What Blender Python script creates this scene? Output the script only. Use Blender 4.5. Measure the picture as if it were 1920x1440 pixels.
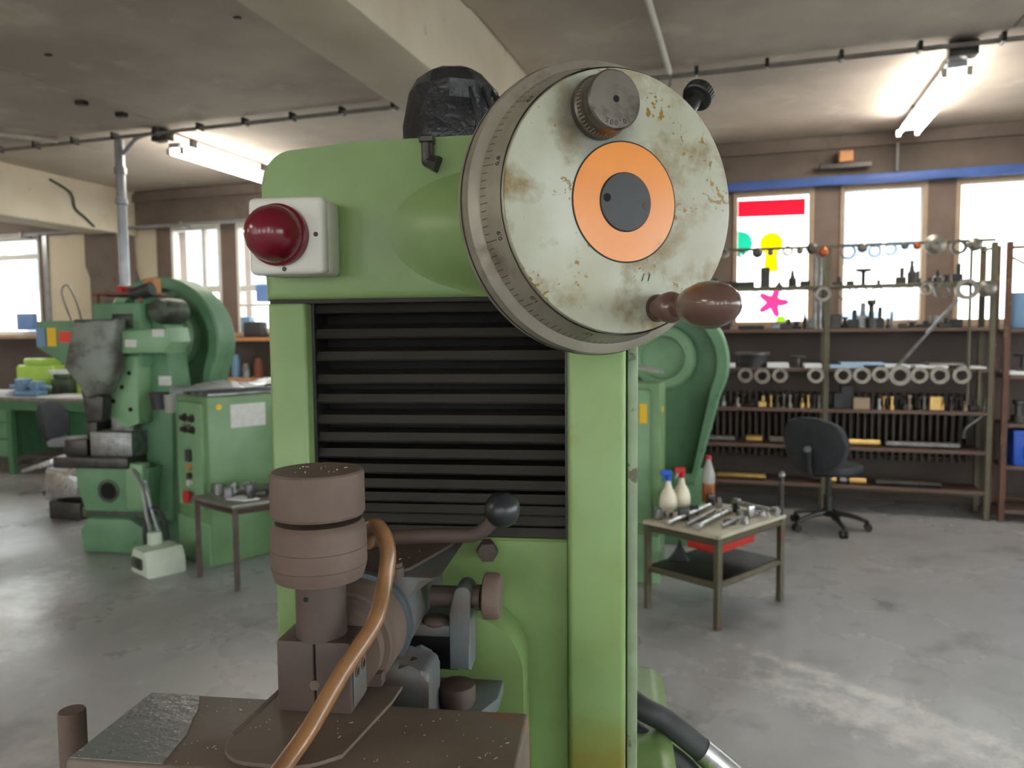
import bpy, bmesh, math, random
from mathutils import Vector, Matrix
random.seed(7)
for o in list(bpy.data.objects): bpy.data.objects.remove(o)
scn = bpy.context.scene
C = scn.collection
PI = math.pi

# ------------------------------------------------------------------ camera
cam_d = bpy.data.cameras.new('camera'); cam = bpy.data.objects.new('camera', cam_d); C.objects.link(cam)
scn.camera = cam
YAW, PITCH, ROLL = math.radians(17.5), math.radians(-3.8), math.radians(0.5)
fw = Vector((-math.sin(YAW)*math.cos(PITCH), math.cos(YAW)*math.cos(PITCH), math.sin(PITCH)))
rt = fw.cross(Vector((0, 0, 1))).normalized(); up = rt.cross(fw)
r2 = rt*math.cos(ROLL) - up*math.sin(ROLL); u2 = up*math.cos(ROLL) + rt*math.sin(ROLL)
cam.matrix_world = Matrix(((r2.x, u2.x, -fw.x, 0), (r2.y, u2.y, -fw.y, 0), (r2.z, u2.z, -fw.z, 1.55), (0, 0, 0, 1)))
cam_d.sensor_width = 36; cam_d.lens = 36*1400/1920; cam_d.clip_start = 0.05; cam_d.clip_end = 200
cam_d.dof.use_dof = True; cam_d.dof.focus_distance = 0.88; cam_d.dof.aperture_fstop = 7.0

# ------------------------------------------------------------------ sky, exposure
w = bpy.data.worlds.new('overcast sky'); scn.world = w; w.use_nodes = True
bg = w.node_tree.nodes['Background']; bg.inputs[0].default_value = (0.93, 0.97, 1.0, 1); bg.inputs[1].default_value = 6.5
scn.view_settings.view_transform = 'Standard'; scn.view_settings.look = 'None'
scn.view_settings.exposure = 0.85; scn.view_settings.gamma = 1.0; scn.view_settings.use_curve_mapping = False
TUBE = 44.0      # brightness of the fluorescent tubes
scn.cycles.use_denoising = True
scn.cycles.max_bounces = 8; scn.cycles.diffuse_bounces = 5; scn.cycles.transparent_max_bounces = 12
scn.cycles.sample_clamp_indirect = 6.0; scn.cycles.caustics_reflective = False; scn.cycles.caustics_refractive = False

# ------------------------------------------------------------------ materials
def lin(c):
    if isinstance(c, str):
        c = [int(c[i:i+2], 16)/255 for i in (0, 2, 4)]
    else: c = [x/255 for x in c]
    return tuple([(x/12.92 if x <= .04045 else ((x+.055)/1.055)**2.4) for x in c]) + (1,)
MATS = {}
def mat(name, c1, c2=None, scale=6, detail=5, lo=.35, hi=.65, rough=.5, rough2=None, metal=0, bump=0, bscale=80,
        c3=None, s3=25, lo3=.62, hi3=.68, coat=0, stretch=None, emit=0, trans=0, spec=.5):
    m = bpy.data.materials.new(name); m.use_nodes = True; MATS[name] = m
    nt = m.node_tree; N = nt.nodes; L = nt.links; b = N['Principled BSDF']
    b.inputs['Roughness'].default_value = rough; b.inputs['Metallic'].default_value = metal
    b.inputs['Coat Weight'].default_value = coat; b.inputs['Coat Roughness'].default_value = .15
    b.inputs['Specular IOR Level'].default_value = spec
    b.inputs['Transmission Weight'].default_value = trans
    b.inputs['Base Color'].default_value = lin(c1)
    if emit:
        b.inputs['Emission Color'].default_value = lin(c1); b.inputs['Emission Strength'].default_value = emit
    tc = N.new('ShaderNodeTexCoord'); src = tc.outputs['Object']
    if stretch:
        mp = N.new('ShaderNodeMapping'); mp.inputs['Scale'].default_value = stretch
        L.new(src, mp.inputs[0]); src = mp.outputs[0]
    def noise(s, d=5, r=.55):
        n = N.new('ShaderNodeTexNoise'); n.inputs['Scale'].default_value = s; n.inputs['Detail'].default_value = d
        n.inputs['Roughness'].default_value = r; L.new(src, n.inputs['Vector']); return n
    def rng(o, a, z):
        k = N.new('ShaderNodeMapRange'); k.inputs[1].default_value = a; k.inputs[2].default_value = z
        L.new(o, k.inputs[0]); return k.outputs[0]
    col = None
    if c2:
        f = rng(noise(scale, detail).outputs[0], lo, hi)
        mx = N.new('ShaderNodeMix'); mx.data_type = 'RGBA'; mx.inputs[6].default_value = lin(c1); mx.inputs[7].default_value = lin(c2)
        L.new(f, mx.inputs[0]); col = mx.outputs[2]
        if rough2 is not None:
            q = N.new('ShaderNodeMapRange'); q.inputs[3].default_value = rough; q.inputs[4].default_value = rough2
            L.new(f, q.inputs[0]); L.new(q.outputs[0], b.inputs['Roughness'])
    if c3:
        f3 = rng(noise(s3, 6, .62).outputs[0], lo3, hi3)
        m3 = N.new('ShaderNodeMix'); m3.data_type = 'RGBA'
        if col: L.new(col, m3.inputs[6])
        else: m3.inputs[6].default_value = lin(c1)
        m3.inputs[7].default_value = lin(c3); L.new(f3, m3.inputs[0]); col = m3.outputs[2]
    if col: L.new(col, b.inputs['Base Color'])
    if bump:
        bp = N.new('ShaderNodeBump'); bp.inputs['Strength'].default_value = bump; bp.inputs['Distance'].default_value = .004
        L.new(noise(bscale, 4).outputs[0], bp.inputs['Height']); L.new(bp.outputs[0], b.inputs['Normal'])
    return m
mat('green', '7f9a60', '738c56', 5, rough=.3, rough2=.42, bump=.12, bscale=22, c3='7a8a4c', s3=11, lo3=.68, hi3=.78)
mat('green_dirty', '87a468', '7f9859', 7, rough=.4, bump=.06, bscale=40, c3='857f22', s3=9, lo3=.66, hi3=.82)
mat('green_edge', '92a585', '7d8c70', 14, rough=.5, c3='5c5a44', s3=30, lo3=.6, hi3=.66)
mat('press_green', '6c9672', '5f8967', 4, rough=.4, rough2=.55, c3='54694f', s3=9, lo3=.63, hi3=.75)
mat('press_light', '84ab82', '789e76', 4, rough=.4, c3='677d60', s3=12, lo3=.64, hi3=.74)
mat('press_dark', '4f6147', '3d4438', 6, rough=.5, c3='2a2723', s3=9, lo3=.5, hi3=.65)
mat('cabinet_green', '75986a', '6a8c5f', 5, rough=.4, c3='6f7f58', s3=8, lo3=.66, hi3=.76)
mat('desk_green', '52805a', '487350', 5, rough=.5)
mat('lime', 'b3d863', 'a4cc55', 5, rough=.4)
mat('black_slat', '33302d', '2a2825', 10, rough=.42, c3='4a463f', s3=60, lo3=.68, hi3=.74, stretch=(.25, 1, 1))
mat('black_void', '0b0b0b', rough=.9)
mat('black_plastic', '1b1b1c', '242424', 10, rough=.35)
mat('black_bag', '191a1e', '26272c', 12, rough=.3, bump=1.0, bscale=45)
mat('dark_rubber', '2c2d30', '3a3b3e', 12, rough=.55, stretch=(1, 1, 1))
mat('chair_black', '2a2c31', '33363b', 10, rough=.7)
mat('chair_grey', '74767c', '8a8c92', 10, rough=.7)
mat('white_plastic', 'd9d8cf', 'cfcdc2', 8, rough=.38, c3='a59a7c', s3=20, lo3=.68, hi3=.78)
mat('wheel_face', 'bbbeae', 'a6a791', 9, 5, .4, .68, rough=.36, rough2=.5, c3='84714a', s3=15, lo3=.52, hi3=.68, bump=.03, bscale=120)

def wheel_patches():
    m = MATS['wheel_face']; N = m.node_tree.nodes; L = m.node_tree.links; b = N['Principled BSDF']
    old = b.inputs['Base Color'].links[0].from_socket
    tc = N.new('ShaderNodeTexCoord')
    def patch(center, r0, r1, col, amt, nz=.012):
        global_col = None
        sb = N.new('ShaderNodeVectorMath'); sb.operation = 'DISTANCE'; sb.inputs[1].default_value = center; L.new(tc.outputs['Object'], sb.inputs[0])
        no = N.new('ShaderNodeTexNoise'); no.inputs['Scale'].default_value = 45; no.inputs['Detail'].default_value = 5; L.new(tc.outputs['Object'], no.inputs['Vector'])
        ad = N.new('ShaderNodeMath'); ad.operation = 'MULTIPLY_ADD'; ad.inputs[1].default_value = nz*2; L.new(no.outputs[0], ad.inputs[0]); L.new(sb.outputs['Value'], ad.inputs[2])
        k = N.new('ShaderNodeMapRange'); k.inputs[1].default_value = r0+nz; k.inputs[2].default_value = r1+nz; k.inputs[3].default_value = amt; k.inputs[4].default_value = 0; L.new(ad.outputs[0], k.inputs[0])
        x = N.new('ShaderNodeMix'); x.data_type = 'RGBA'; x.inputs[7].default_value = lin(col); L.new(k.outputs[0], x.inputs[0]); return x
    for args in (((.2115, -.2115, 1.780), .030, .060, '57544c', .7), ((.325, -.145, 1.66), .02, .075, '8d7a55', .4), ((.20, -.22, 1.60), .01, .06, '9a8f62', .3), ((.30, -.16, 1.77), .01, .07, '8f8a66', .45)):  # dark grey patch around the feed knob, olive-brown stains elsewhere
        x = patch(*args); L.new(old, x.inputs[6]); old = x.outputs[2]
    # fine yellow-brown rust specks
    n1 = N.new('ShaderNodeTexNoise'); n1.inputs['Scale'].default_value = 160; n1.inputs['Detail'].default_value = 3; L.new(tc.outputs['Object'], n1.inputs['Vector'])
    n2 = N.new('ShaderNodeTexNoise'); n2.inputs['Scale'].default_value = 22; n2.inputs['Detail'].default_value = 2; L.new(tc.outputs['Object'], n2.inputs['Vector'])
    mu = N.new('ShaderNodeMath'); mu.operation = 'MULTIPLY'; L.new(n1.outputs[0], mu.inputs[0]); L.new(n2.outputs[0], mu.inputs[1])
    k = N.new('ShaderNodeMapRange'); k.inputs[1].default_value = .36; k.inputs[2].default_value = .40; L.new(mu.outputs[0], k.inputs[0])
    x = N.new('ShaderNodeMix'); x.data_type = 'RGBA'; x.inputs[7].default_value = lin('8a6a24'); L.new(k.outputs[0], x.inputs[0]); L.new(old, x.inputs[6])
    L.new(x.outputs[2], b.inputs['Base Color'])
wheel_patches()
def oil_stain():
    # yellow-brown coolant stain creeping up the foot of the right rail
    m = MATS['green_dirty']; N = m.node_tree.nodes; L = m.node_tree.links; b = N['Principled BSDF']
    old = b.inputs['Base Color'].links[0].from_socket; tc = N.new('ShaderNodeTexCoord'); sp = N.new('ShaderNodeSeparateXYZ'); L.new(tc.outputs['Object'], sp.inputs[0])
    no = N.new('ShaderNodeTexNoise'); no.inputs['Scale'].default_value = 28; no.inputs['Detail'].default_value = 6; L.new(tc.outputs['Object'], no.inputs['Vector'])
    a = N.new('ShaderNodeMath'); a.operation = 'MULTIPLY_ADD'; a.inputs[1].default_value = .12; L.new(no.outputs[0], a.inputs[0]); L.new(sp.outputs[2], a.inputs[2])
    k = N.new('ShaderNodeMapRange'); k.inputs[1].default_value = 1.0; k.inputs[2].default_value = 1.09; k.inputs[3].default_value = .8; k.inputs[4].default_value = 0; L.new(a.outputs[0], k.inputs[0])
    x = N.new('ShaderNodeMix'); x.data_type = 'RGBA'; x.inputs[7].default_value = lin('7f7226'); L.new(k.outputs[0], x.inputs[0]); L.new(old, x.inputs[6]); L.new(x.outputs[2], b.inputs['Base Color'])
oil_stain()

mat('dial_metal', 'a09b8e', '857e71', 14, 4, .35, .7, rough=.32, rough2=.45, metal=.35, c3='5a4932', s3=9, lo3=.6, hi3=.76)
mat('bright_steel', 'c4c5c6', 'a9aaab', 16, rough=.22, rough2=.35, metal=1)
mat('steel', '96979a', '7b7a78', 18, rough=.35, rough2=.5, metal=.9)
mat('dark_steel', '4d4a48', '3b3836', 14, rough=.4, metal=.6)
mat('knob_steel', '6d675f', '565049', 14, rough=.32, rough2=.45, metal=.7, c3='3f382f', s3=24, lo3=.56, hi3=.68)
mat('orange', 'f0921e', 'e3861a', 7, rough=.3, c3='b06e28', s3=8, lo3=.6, hi3=.74, coat=.3)
mat('hub_black', '252628', '2f2f30', 12, rough=.45)
mat('ink', '23201c', rough=.7)
mat('brown_handle', '6a4f47', '5d443d', 8, rough=.22, coat=.4)
mat('dust', '6f5e54', '604f47', 9, 6, .35, .65, rough=.62, rough2=.75, bump=.12, bscale=160, c3='5e4f45', s3=14, lo3=.58, hi3=.7)
mat('dust_dark', '574740', '493b35', 9, 6, rough=.6, bump=.12, bscale=160, c3='473b35', s3=16, lo3=.58, hi3=.68)
mat('table_dust', '68594f', '776a5e', 7, 6, .4, .6, rough=.45, rough2=.6, bump=.15, bscale=130, c3='8a5d36', s3=10, lo3=.64, hi3=.74)
mat('table_grey', '83898a', '767c7e', 8, 6, rough=.22, rough2=.34, bump=.3, bscale=90)
mat('plate_dust', '716358', '63564c', 9, 6, rough=.55, c3='a07a4c', s3=8, lo3=.62, hi3=.76, bump=.08)
mat('grey_cast', '697073', '5c6061', 8, 6, rough=.5, c3='68594e', s3=8, lo3=.45, hi3=.6, bump=.08)
mat('ring_blue', '4e565c', '43494d', 10, rough=.45)
mat('copper_hose', '946a44', '7e5a3c', 14, rough=.28, rough2=.4, c3='c9b79a', s3=26, lo3=.66, hi3=.74, coat=.4, stretch=(1, 1, 2))
mat('chip', 'e8dcc0', rough=.3, metal=.5)
mat('ball_black', '26292c', '32363a', 8, rough=.3)
mat('concrete', 'c8bcaf', 'a89c92', .8, 8, .38, .62, rough=.85, bump=.35, bscale=12, c3='cfc7bc', s3=2.1, lo3=.58, hi3=.74)
mat('concrete_beam', 'd6ccb8', 'c6baa4', 1.6, 7, rough=.85, bump=.3, bscale=16, c3='94866f', s3=6, lo3=.64, hi3=.76)
mat('concrete_dark', '73665d', '665a52', 2, 7, rough=.85, bump=.2, bscale=20, c3='584d47', s3=4, lo3=.56, hi3=.7)
mat('wall_brown', '5f544f', '554a46', 2, 6, rough=.8)
mat('cream', 'dacdb4', 'd2c4aa', 2, rough=.8)
mat('frame_tan', 'b39e86', 'a48f78', 5, rough=.7)
mat('post_brown', '7a685d', '6e5d53', 5, rough=.7)
mat('frame_white', 'e6e2da', 'dcd8ce', 5, rough=.5)
mat('blue_strip', '4a68b4', '42609f', 6, rough=.5)
mat('conduit', '8d8a86', '7b7773', 8, rough=.5, metal=.3)
mat('pipe_white', 'c9c6bd', 'bab6ac', 6, rough=.5)
mat('pipe_grey', 'a4a7ab', '94979b', 8, rough=.35, metal=.5)
mat('lamp_body', 'b9c2cc', rough=.4)
mat('rust_steel', '6b4636', '553a2e', 6, rough=.65, c3='7d7c45', s3=9, lo3=.6, hi3=.7)
mat('olive_steel', '5f5b45', '544f3e', 6, rough=.55, c3='5f4434', s3=10, lo3=.55, hi3=.66)
mat('shelf_board', '5a4840', '6a5348', 5, rough=.6, stretch=(.4, 2, 2))
mat('ring_steel', '8d8880', '756f67', 12, rough=.36, metal=.75)
mat('ring_dark', '655f5a', '55504b', 12, rough=.45, metal=.6)
mat('brass', 'd8b878', 'c4a060', 12, rough=.3, metal=.8)
mat('copper', 'b0643c', rough=.4, metal=.7)
mat('black_tool', '2b2a2c', '37363a', 12, rough=.5)
mat('radiator', '5b5049', '51473f', 4, rough=.5)
mat('plastic_film', 'f4f6f8', rough=.12, coat=1)
mat('chute_grey', '7b8178', '666a62', 5, rough=.45, metal=.3, c3='4a4842', s3=5, lo3=.5, hi3=.66)
mat('paper', 'f1f2f2', 'e4e7ec', 6, rough=.7)
mat('paper_blue', 'a9c4dc', '9fbfe0', 6, rough=.35)
mat('cream_bottle', 'efe6cf', rough=.35)
mat('clear_plastic', 'd9d8d2', rough=.25, trans=.5)
mat('orange_liquid', 'a86238', rough=.2, trans=.25)
mat('red_plastic', 'c4262c', rough=.4)
mat('red_paint', 'b8261f', rough=.4)
mat('blue_plastic', '2c5fd0', '2656c4', 6, rough=.4)
mat('blue_card', '7896cc', '6a8ac4', 6, rough=.6)
mat('yellow', 'f2c21c', rough=.5)
mat('sticker_red', 'f0402c', rough=.5)
mat('sticker_blue', '6f93b5', rough=.5)
mat('label_white', 'dcdcd6', 'cfcfc9', 30, rough=.6)
mat('pale_plastic', 'd2dccb', 'c6d1bf', 8, rough=.5)
mat('wood_tray', '7a4b36', rough=.6)
mat('tan_box', 'c98f5f', rough=.7)
mat('table_top_pale', 'c9c2ae', 'b2a995', 6, rough=.55, c3='7d7566', s3=12, lo3=.6, hi3=.7)
mat('table_top_steel', '8a8884', '76736e', 8, rough=.4, metal=.4)
mat('facade_white', 'f4f1ea', 'ece8e0', 2, rough=.8)
mat('facade_blue', '6f7d92', '77869b', 2, rough=.5)
mat('asphalt', 'a9a9a6', '9f9f9c', 2, rough=.9)
mat('hi_green', '9ec24e', rough=.6)

# concrete floor: worn, oily, partly polished
def floor_mat():
    m = mat('floor_concrete', 'b3b3b5', '979696', .9, 7, .35, .65, rough=.20, rough2=.42, c3='c3c1be', s3=1.7, lo3=.6, hi3=.78)
    nt = m.node_tree; N = nt.nodes; L = nt.links; b = N['Principled BSDF']
    tc = N.new('ShaderNodeTexCoord')
    old = b.inputs['Base Color'].links[0].from_socket
    n = N.new('ShaderNodeTexNoise'); n.inputs['Scale'].default_value = 9; n.inputs['Detail'].default_value = 6; n.inputs['Roughness'].default_value = .7
    L.new(tc.outputs['Object'], n.inputs['Vector'])
    k = N.new('ShaderNodeMapRange'); k.inputs[1].default_value = .62; k.inputs[2].default_value = .72; k.inputs[4].default_value = .5; L.new(n.outputs[0], k.inputs[0])
    x = N.new('ShaderNodeMix'); x.data_type = 'RGBA'; x.inputs[7].default_value = lin('d6d4d0'); L.new(k.outputs[0], x.inputs[0]); L.new(old, x.inputs[6])
    n2 = N.new('ShaderNodeTexNoise'); n2.inputs['Scale'].default_value = 3.1; n2.inputs['Detail'].default_value = 5; L.new(tc.outputs['Object'], n2.inputs['Vector'])
    k2 = N.new('ShaderNodeMapRange'); k2.inputs[1].default_value = .56; k2.inputs[2].default_value = .7; k2.inputs[4].default_value = .45; L.new(n2.outputs[0], k2.inputs[0])
    y = N.new('ShaderNodeMix'); y.data_type = 'RGBA'; y.inputs[7].default_value = lin('565352'); L.new(k2.outputs[0], y.inputs[0]); L.new(x.outputs[2], y.inputs[6])
    src = y.outputs[2]
    # reflected window glare painted into the floor colour as broken pale streaks
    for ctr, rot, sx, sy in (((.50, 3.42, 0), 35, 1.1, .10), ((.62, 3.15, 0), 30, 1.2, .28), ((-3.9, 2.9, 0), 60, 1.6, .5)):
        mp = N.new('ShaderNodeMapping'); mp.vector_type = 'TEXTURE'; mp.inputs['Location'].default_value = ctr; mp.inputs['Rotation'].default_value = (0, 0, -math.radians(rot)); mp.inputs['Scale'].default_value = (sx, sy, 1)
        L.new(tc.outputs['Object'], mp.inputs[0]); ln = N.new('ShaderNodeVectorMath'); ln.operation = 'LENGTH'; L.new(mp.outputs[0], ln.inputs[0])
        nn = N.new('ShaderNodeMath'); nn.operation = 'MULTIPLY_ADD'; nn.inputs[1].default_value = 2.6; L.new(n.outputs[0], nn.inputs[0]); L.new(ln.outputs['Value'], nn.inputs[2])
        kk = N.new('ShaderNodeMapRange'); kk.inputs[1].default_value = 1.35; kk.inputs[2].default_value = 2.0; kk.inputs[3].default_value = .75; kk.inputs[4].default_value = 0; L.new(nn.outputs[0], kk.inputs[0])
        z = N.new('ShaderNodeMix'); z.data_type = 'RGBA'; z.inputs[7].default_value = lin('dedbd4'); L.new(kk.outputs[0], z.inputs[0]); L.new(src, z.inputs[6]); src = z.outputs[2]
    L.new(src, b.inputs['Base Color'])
    bp = N.new('ShaderNodeBump'); bp.inputs['Strength'].default_value = .12; bp.inputs['Distance'].default_value = .01
    L.new(n.outputs[0], bp.inputs['Height']); L.new(bp.outputs[0], b.inputs['Normal'])
floor_mat()
def glass_mat():
    m = bpy.data.materials.new('window_glass'); m.use_nodes = True; MATS['window_glass'] = m
    nt = m.node_tree; nt.nodes.clear()
    o = nt.nodes.new('ShaderNodeOutputMaterial'); t = nt.nodes.new('ShaderNodeBsdfTransparent'); g = nt.nodes.new('ShaderNodeBsdfGlossy'); x = nt.nodes.new('ShaderNodeMixShader')
    t.inputs[0].default_value = (.95, .97, .97, 1); g.inputs['Roughness'].default_value = .02; x.inputs[0].default_value = .05
    nt.links.new(t.outputs[0], x.inputs[1]); nt.links.new(g.outputs[0], x.inputs[2]); nt.links.new(x.outputs[0], o.inputs[0])
glass_mat()
def translucent(name, c):
    m = bpy.data.materials.new(name); m.use_nodes = True; MATS[name] = m
    nt = m.node_tree; nt.nodes.clear()
    o = nt.nodes.new('ShaderNodeOutputMaterial'); t = nt.nodes.new('ShaderNodeBsdfTranslucent'); d = nt.nodes.new('ShaderNodeBsdfDiffuse'); x = nt.nodes.new('ShaderNodeMixShader')
    t.inputs[0].default_value = lin(c); d.inputs[0].default_value = lin(c); x.inputs[0].default_value = .3
    nt.links.new(t.outputs[0], x.inputs[1]); nt.links.new(d.outputs[0], x.inputs[2]); nt.links.new(x.outputs[0], o.inputs[0])
translucent('film_red', 'f0486a'); translucent('film_teal', '4fd0b8'); translucent('film_yellow', 'ffe81a'); translucent('film_pink', 'ff6fae'); translucent('film_lime', 'b6e83a')
def red_dome():
    m = mat('red_dome', '7d0c26', rough=.22, coat=.15, trans=.25)
red_dome()
def tube_mat():
    m = bpy.data.materials.new('tube_light'); m.use_nodes = True; MATS['tube_light'] = m
    b = m.node_tree.nodes['Principled BSDF']; b.inputs['Base Color'].default_value = (.9, .9, .9, 1)
    b.inputs['Emission Color'].default_value = (1, .93, .82, 1); b.inputs['Emission Strength'].default_value = TUBE
tube_mat()

# ------------------------------------------------------------------ mesh helpers
def obj(name, bm, m, parent=None, smooth=35, loc=None, rz=0):
    me = bpy.data.meshes.new(name)
    bmesh.ops.recalc_face_normals(bm, faces=bm.faces[:])
    bm.to_mesh(me); bm.free()
    me.materials.append(MATS[m])
    if smooth:
        me.shade_smooth(); me.set_sharp_from_angle(angle=math.radians(smooth))
    o = bpy.data.objects.new(name, me); C.objects.link(o)
    if parent: o.parent = parent
    if loc: o.location = loc
    o.rotation_euler.z = rz
    return o
def share(src, parent=None, loc=None, rz=None):
    o = src.copy(); C.objects.link(o)
    if parent: o.parent = parent
    if loc is not None: o.location = loc
    if rz is not None: o.rotation_euler.z = rz
    return o
def tag(o, label, cat, group=None):
    o['label'] = label; o['category'] = cat
    if group: o['group'] = group
    return o
def thing(name, label, cat, loc=(0, 0, 0), rz=0, group=None):
    o = bpy.data.objects.new(name, None); C.objects.link(o); o.empty_display_size = .05
    o.location = loc; o.rotation_euler = (0, 0, rz)
    return tag(o, label, cat, group)
def struct(o): o['kind'] = 'structure'; return o
def NB(): return bmesh.new()
def xf(bm, verts, M): bmesh.ops.transform(bm, matrix=M, verts=verts)
def box(bm, c, s, bev=0, rot=None, seg=2):
    g = bmesh.ops.create_cube(bm, size=1.0); vs = g['verts']
    xf(bm, vs, Matrix.Diagonal((s[0], s[1], s[2], 1)))
    if bev:
        es = list({e for v in vs for e in v.link_edges})
        r = bmesh.ops.bevel(bm, geom=es, offset=bev, segments=seg, affect='EDGES', profile=.5)
        vs = list({v for f in r['faces'] for v in f.verts} | {v for v in vs if v.is_valid})
    M = Matrix.Translation(Vector(c)) @ (rot.to_4x4() if rot else Matrix.Identity(4))
    xf(bm, vs, M); return vs
def bx(bm, x0, x1, y0, y1, z0, z1, bev=0, seg=2):
    return box(bm, ((x0+x1)/2, (y0+y1)/2, (z0+z1)/2), (abs(x1-x0), abs(y1-y0), abs(z1-z0)), bev, None, seg)
def frame_of(axis):
    a = Vector(axis).normalized(); h = Vector((0, 0, 1)) if abs(a.z) < .95 else Vector((1, 0, 0))
    x = h.cross(a).normalized(); y = a.cross(x); return x, y, a
def lathe(bm, o, axis, prof, n=32, close=True):
    """prof: (t along axis, radius)"""
    x, y, a = frame_of(axis); o = Vector(o); rings = []
    for t, r in prof:
        if r < 1e-6: rings.append([bm.verts.new(o+a*t)])
        else: rings.append([bm.verts.new(o+a*t+(x*math.cos(2*PI*i/n)+y*math.sin(2*PI*i/n))*r) for i in range(n)])
    for A, B in zip(rings, rings[1:]):
        for i in range(n):
            j = (i+1) % n
            if len(A) == 1 and len(B) > 1: bm.faces.new((A[0], B[i], B[j]))
            elif len(B) == 1 and len(A) > 1: bm.faces.new((A[i], A[j], B[0]))
            elif len(A) > 1: bm.faces.new((A[i], A[j], B[j], B[i]))
    if close:
        for R in (rings[0], rings[-1]):
            if len(R) > 1: bm.faces.new(R)
def cyl(bm, p0, p1, r0, r1=None, n=20, bev=0):
    p0, p1 = Vector(p0), Vector(p1); d = (p1-p0); l = d.length; r1 = r0 if r1 is None else r1
    pr = [(0, r0), (l, r1)] if not bev else [(0, r0-bev), (bev, r0), (l-bev, r1), (l, r1-bev)]
    lathe(bm, p0, d, pr, n)
def sphere(bm, c, r, n=20, s=(1, 1, 1)):
    g = bmesh.ops.create_uvsphere(bm, u_segments=n, v_segments=max(6, n//2), radius=r)
    xf(bm, g['verts'], Matrix.Translation(Vector(c)) @ Matrix.Diagonal((s[0], s[1], s[2], 1)))
def spline(pts, k=6):
    P = [Vector(p) for p in pts]; out = []
    for i in range(len(P)-1):
        a, b, c, d = P[max(i-1, 0)], P[i], P[i+1], P[min(i+2, len(P)-1)]
        for j in range(k):
            t = j/k
            out.append(.5*((2*b)+(c-a)*t+(2*a-5*b+4*c-d)*t*t+(3*b-a-3*c+d)*t**3))
    return out+[P[-1]]
def tube(bm, pts, r, n=10, k=6, caps=True):
    P = spline(pts, k) if k else [Vector(p) for p in pts]
    rr = r if callable(r) else (lambda f: r)
    prev = None; rings = []
    T = (P[1]-P[0]).normalized(); x = T.orthogonal().normalized()
    for i, p in enumerate(P):
        t = (P[min(i+1, len(P)-1)]-P[max(i-1, 0)]).normalized()
        x = (x - t*x.dot(t)).normalized(); y = t.cross(x)
        q = rr(i/(len(P)-1))
        rings.append([bm.verts.new(p+(x*math.cos(2*PI*a/n)+y*math.sin(2*PI*a/n))*q) for a in range(n)])
    for A, B in zip(rings, rings[1:]):
        for i in range(n): bm.faces.new((A[i], A[(i+1) % n], B[(i+1) % n], B[i]))
    if caps: bm.faces.new(rings[0]); bm.faces.new(rings[-1])
def prism(bm, poly, y0, y1, bev=0, plane='xz', seg=2):
    """poly in the (x, z) plane pushed along y (or (x, y) pushed along z)"""
    mk = (lambda a, b, d: (a, d, b)) if plane == 'xz' else (lambda a, b, d: (a, b, d)) if plane == 'xy' else (lambda a, b, d: (d, a, b))
    A = [bm.verts.new(mk(a, b, y0)) for a, b in poly]; B = [bm.verts.new(mk(a, b, y1)) for a, b in poly]
    n = len(poly); fs = [bm.faces.new(A), bm.faces.new(B[::-1])]
    for i in range(n): fs.append(bm.faces.new((A[i], B[i], B[(i+1) % n], A[(i+1) % n])))
    if bev:
        es = list(fs[0].edges)+list(fs[1].edges)
        bmesh.ops.bevel(bm, geom=es, offset=bev, segments=seg, affect='EDGES', profile=.5)
def arc(cx, cy, r, a0, a1, n=8):
    return [(cx+r*math.cos(math.radians(a0+(a1-a0)*i/n)), cy+r*math.sin(math.radians(a0+(a1-a0)*i/n))) for i in range(n+1)]
def torus(bm, c, axis, R, r, n=28, k=8):
    x, y, a = frame_of(axis); c = Vector(c); rings = []
    for i in range(n):
        d = x*math.cos(2*PI*i/n)+y*math.sin(2*PI*i/n)
        rings.append([bm.verts.new(c+d*(R+r*math.cos(2*PI*j/k))+a*r*math.sin(2*PI*j/k)) for j in range(k)])
    for i in range(n):
        A, B = rings[i], rings[(i+1) % n]
        for j in range(k): bm.faces.new((A[j], A[(j+1) % k], B[(j+1) % k], B[j]))
def annulus(bm, c, axis, R, r, t, n=28):
    """flat ring (washer): outer R, inner r, thickness t"""
    x, y, a = frame_of(axis); c = Vector(c); q = []
    for rad, h in ((R, 0), (R, t), (r, t), (r, 0)):
        q.append([bm.verts.new(c+(x*math.cos(2*PI*i/n)+y*math.sin(2*PI*i/n))*rad+a*h) for i in range(n)])
    for A, B in zip(q, q[1:]+q[:1]):
        for i in range(n): bm.faces.new((A[i], A[(i+1) % n], B[(i+1) % n], B[i]))
def text_bm(bm, s, size, M):
    cu = bpy.data.curves.new('lettering', 'FONT'); cu.body = s; cu.size = size; cu.align_x = 'CENTER'; cu.align_y = 'CENTER'; cu.extrude = .0002
    o = bpy.data.objects.new('lettering', cu); C.objects.link(o); bpy.context.view_layer.update()
    me = bpy.data.meshes.new_from_object(o); bpy.data.objects.remove(o); bpy.data.curves.remove(cu)
    me.transform(M); bm.from_mesh(me); bpy.data.meshes.remove(me)
ORD = ['first', 'second', 'third', 'fourth', 'fifth', 'sixth', 'seventh', 'eighth', 'ninth', 'tenth', 'eleventh', 'twelfth', 'thirteenth', 'fourteenth', 'fifteenth', 'sixteenth', 'seventeenth', 'eighteenth', 'nineteenth', 'twentieth', 'twenty-first', 'twenty-second', 'twenty-third', 'twenty-fourth']

# ------------------------------------------------------------------ the room
X0, X1, Y0, Y1, H = -13.0, 7.0, -7.0, 7.5, 3.30
bm = NB(); bx(bm, X0-.3, X1+.3, Y0-.3, Y1+.3, -.2, 0); struct(obj('floor', bm, 'floor_concrete', smooth=0))
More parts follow.
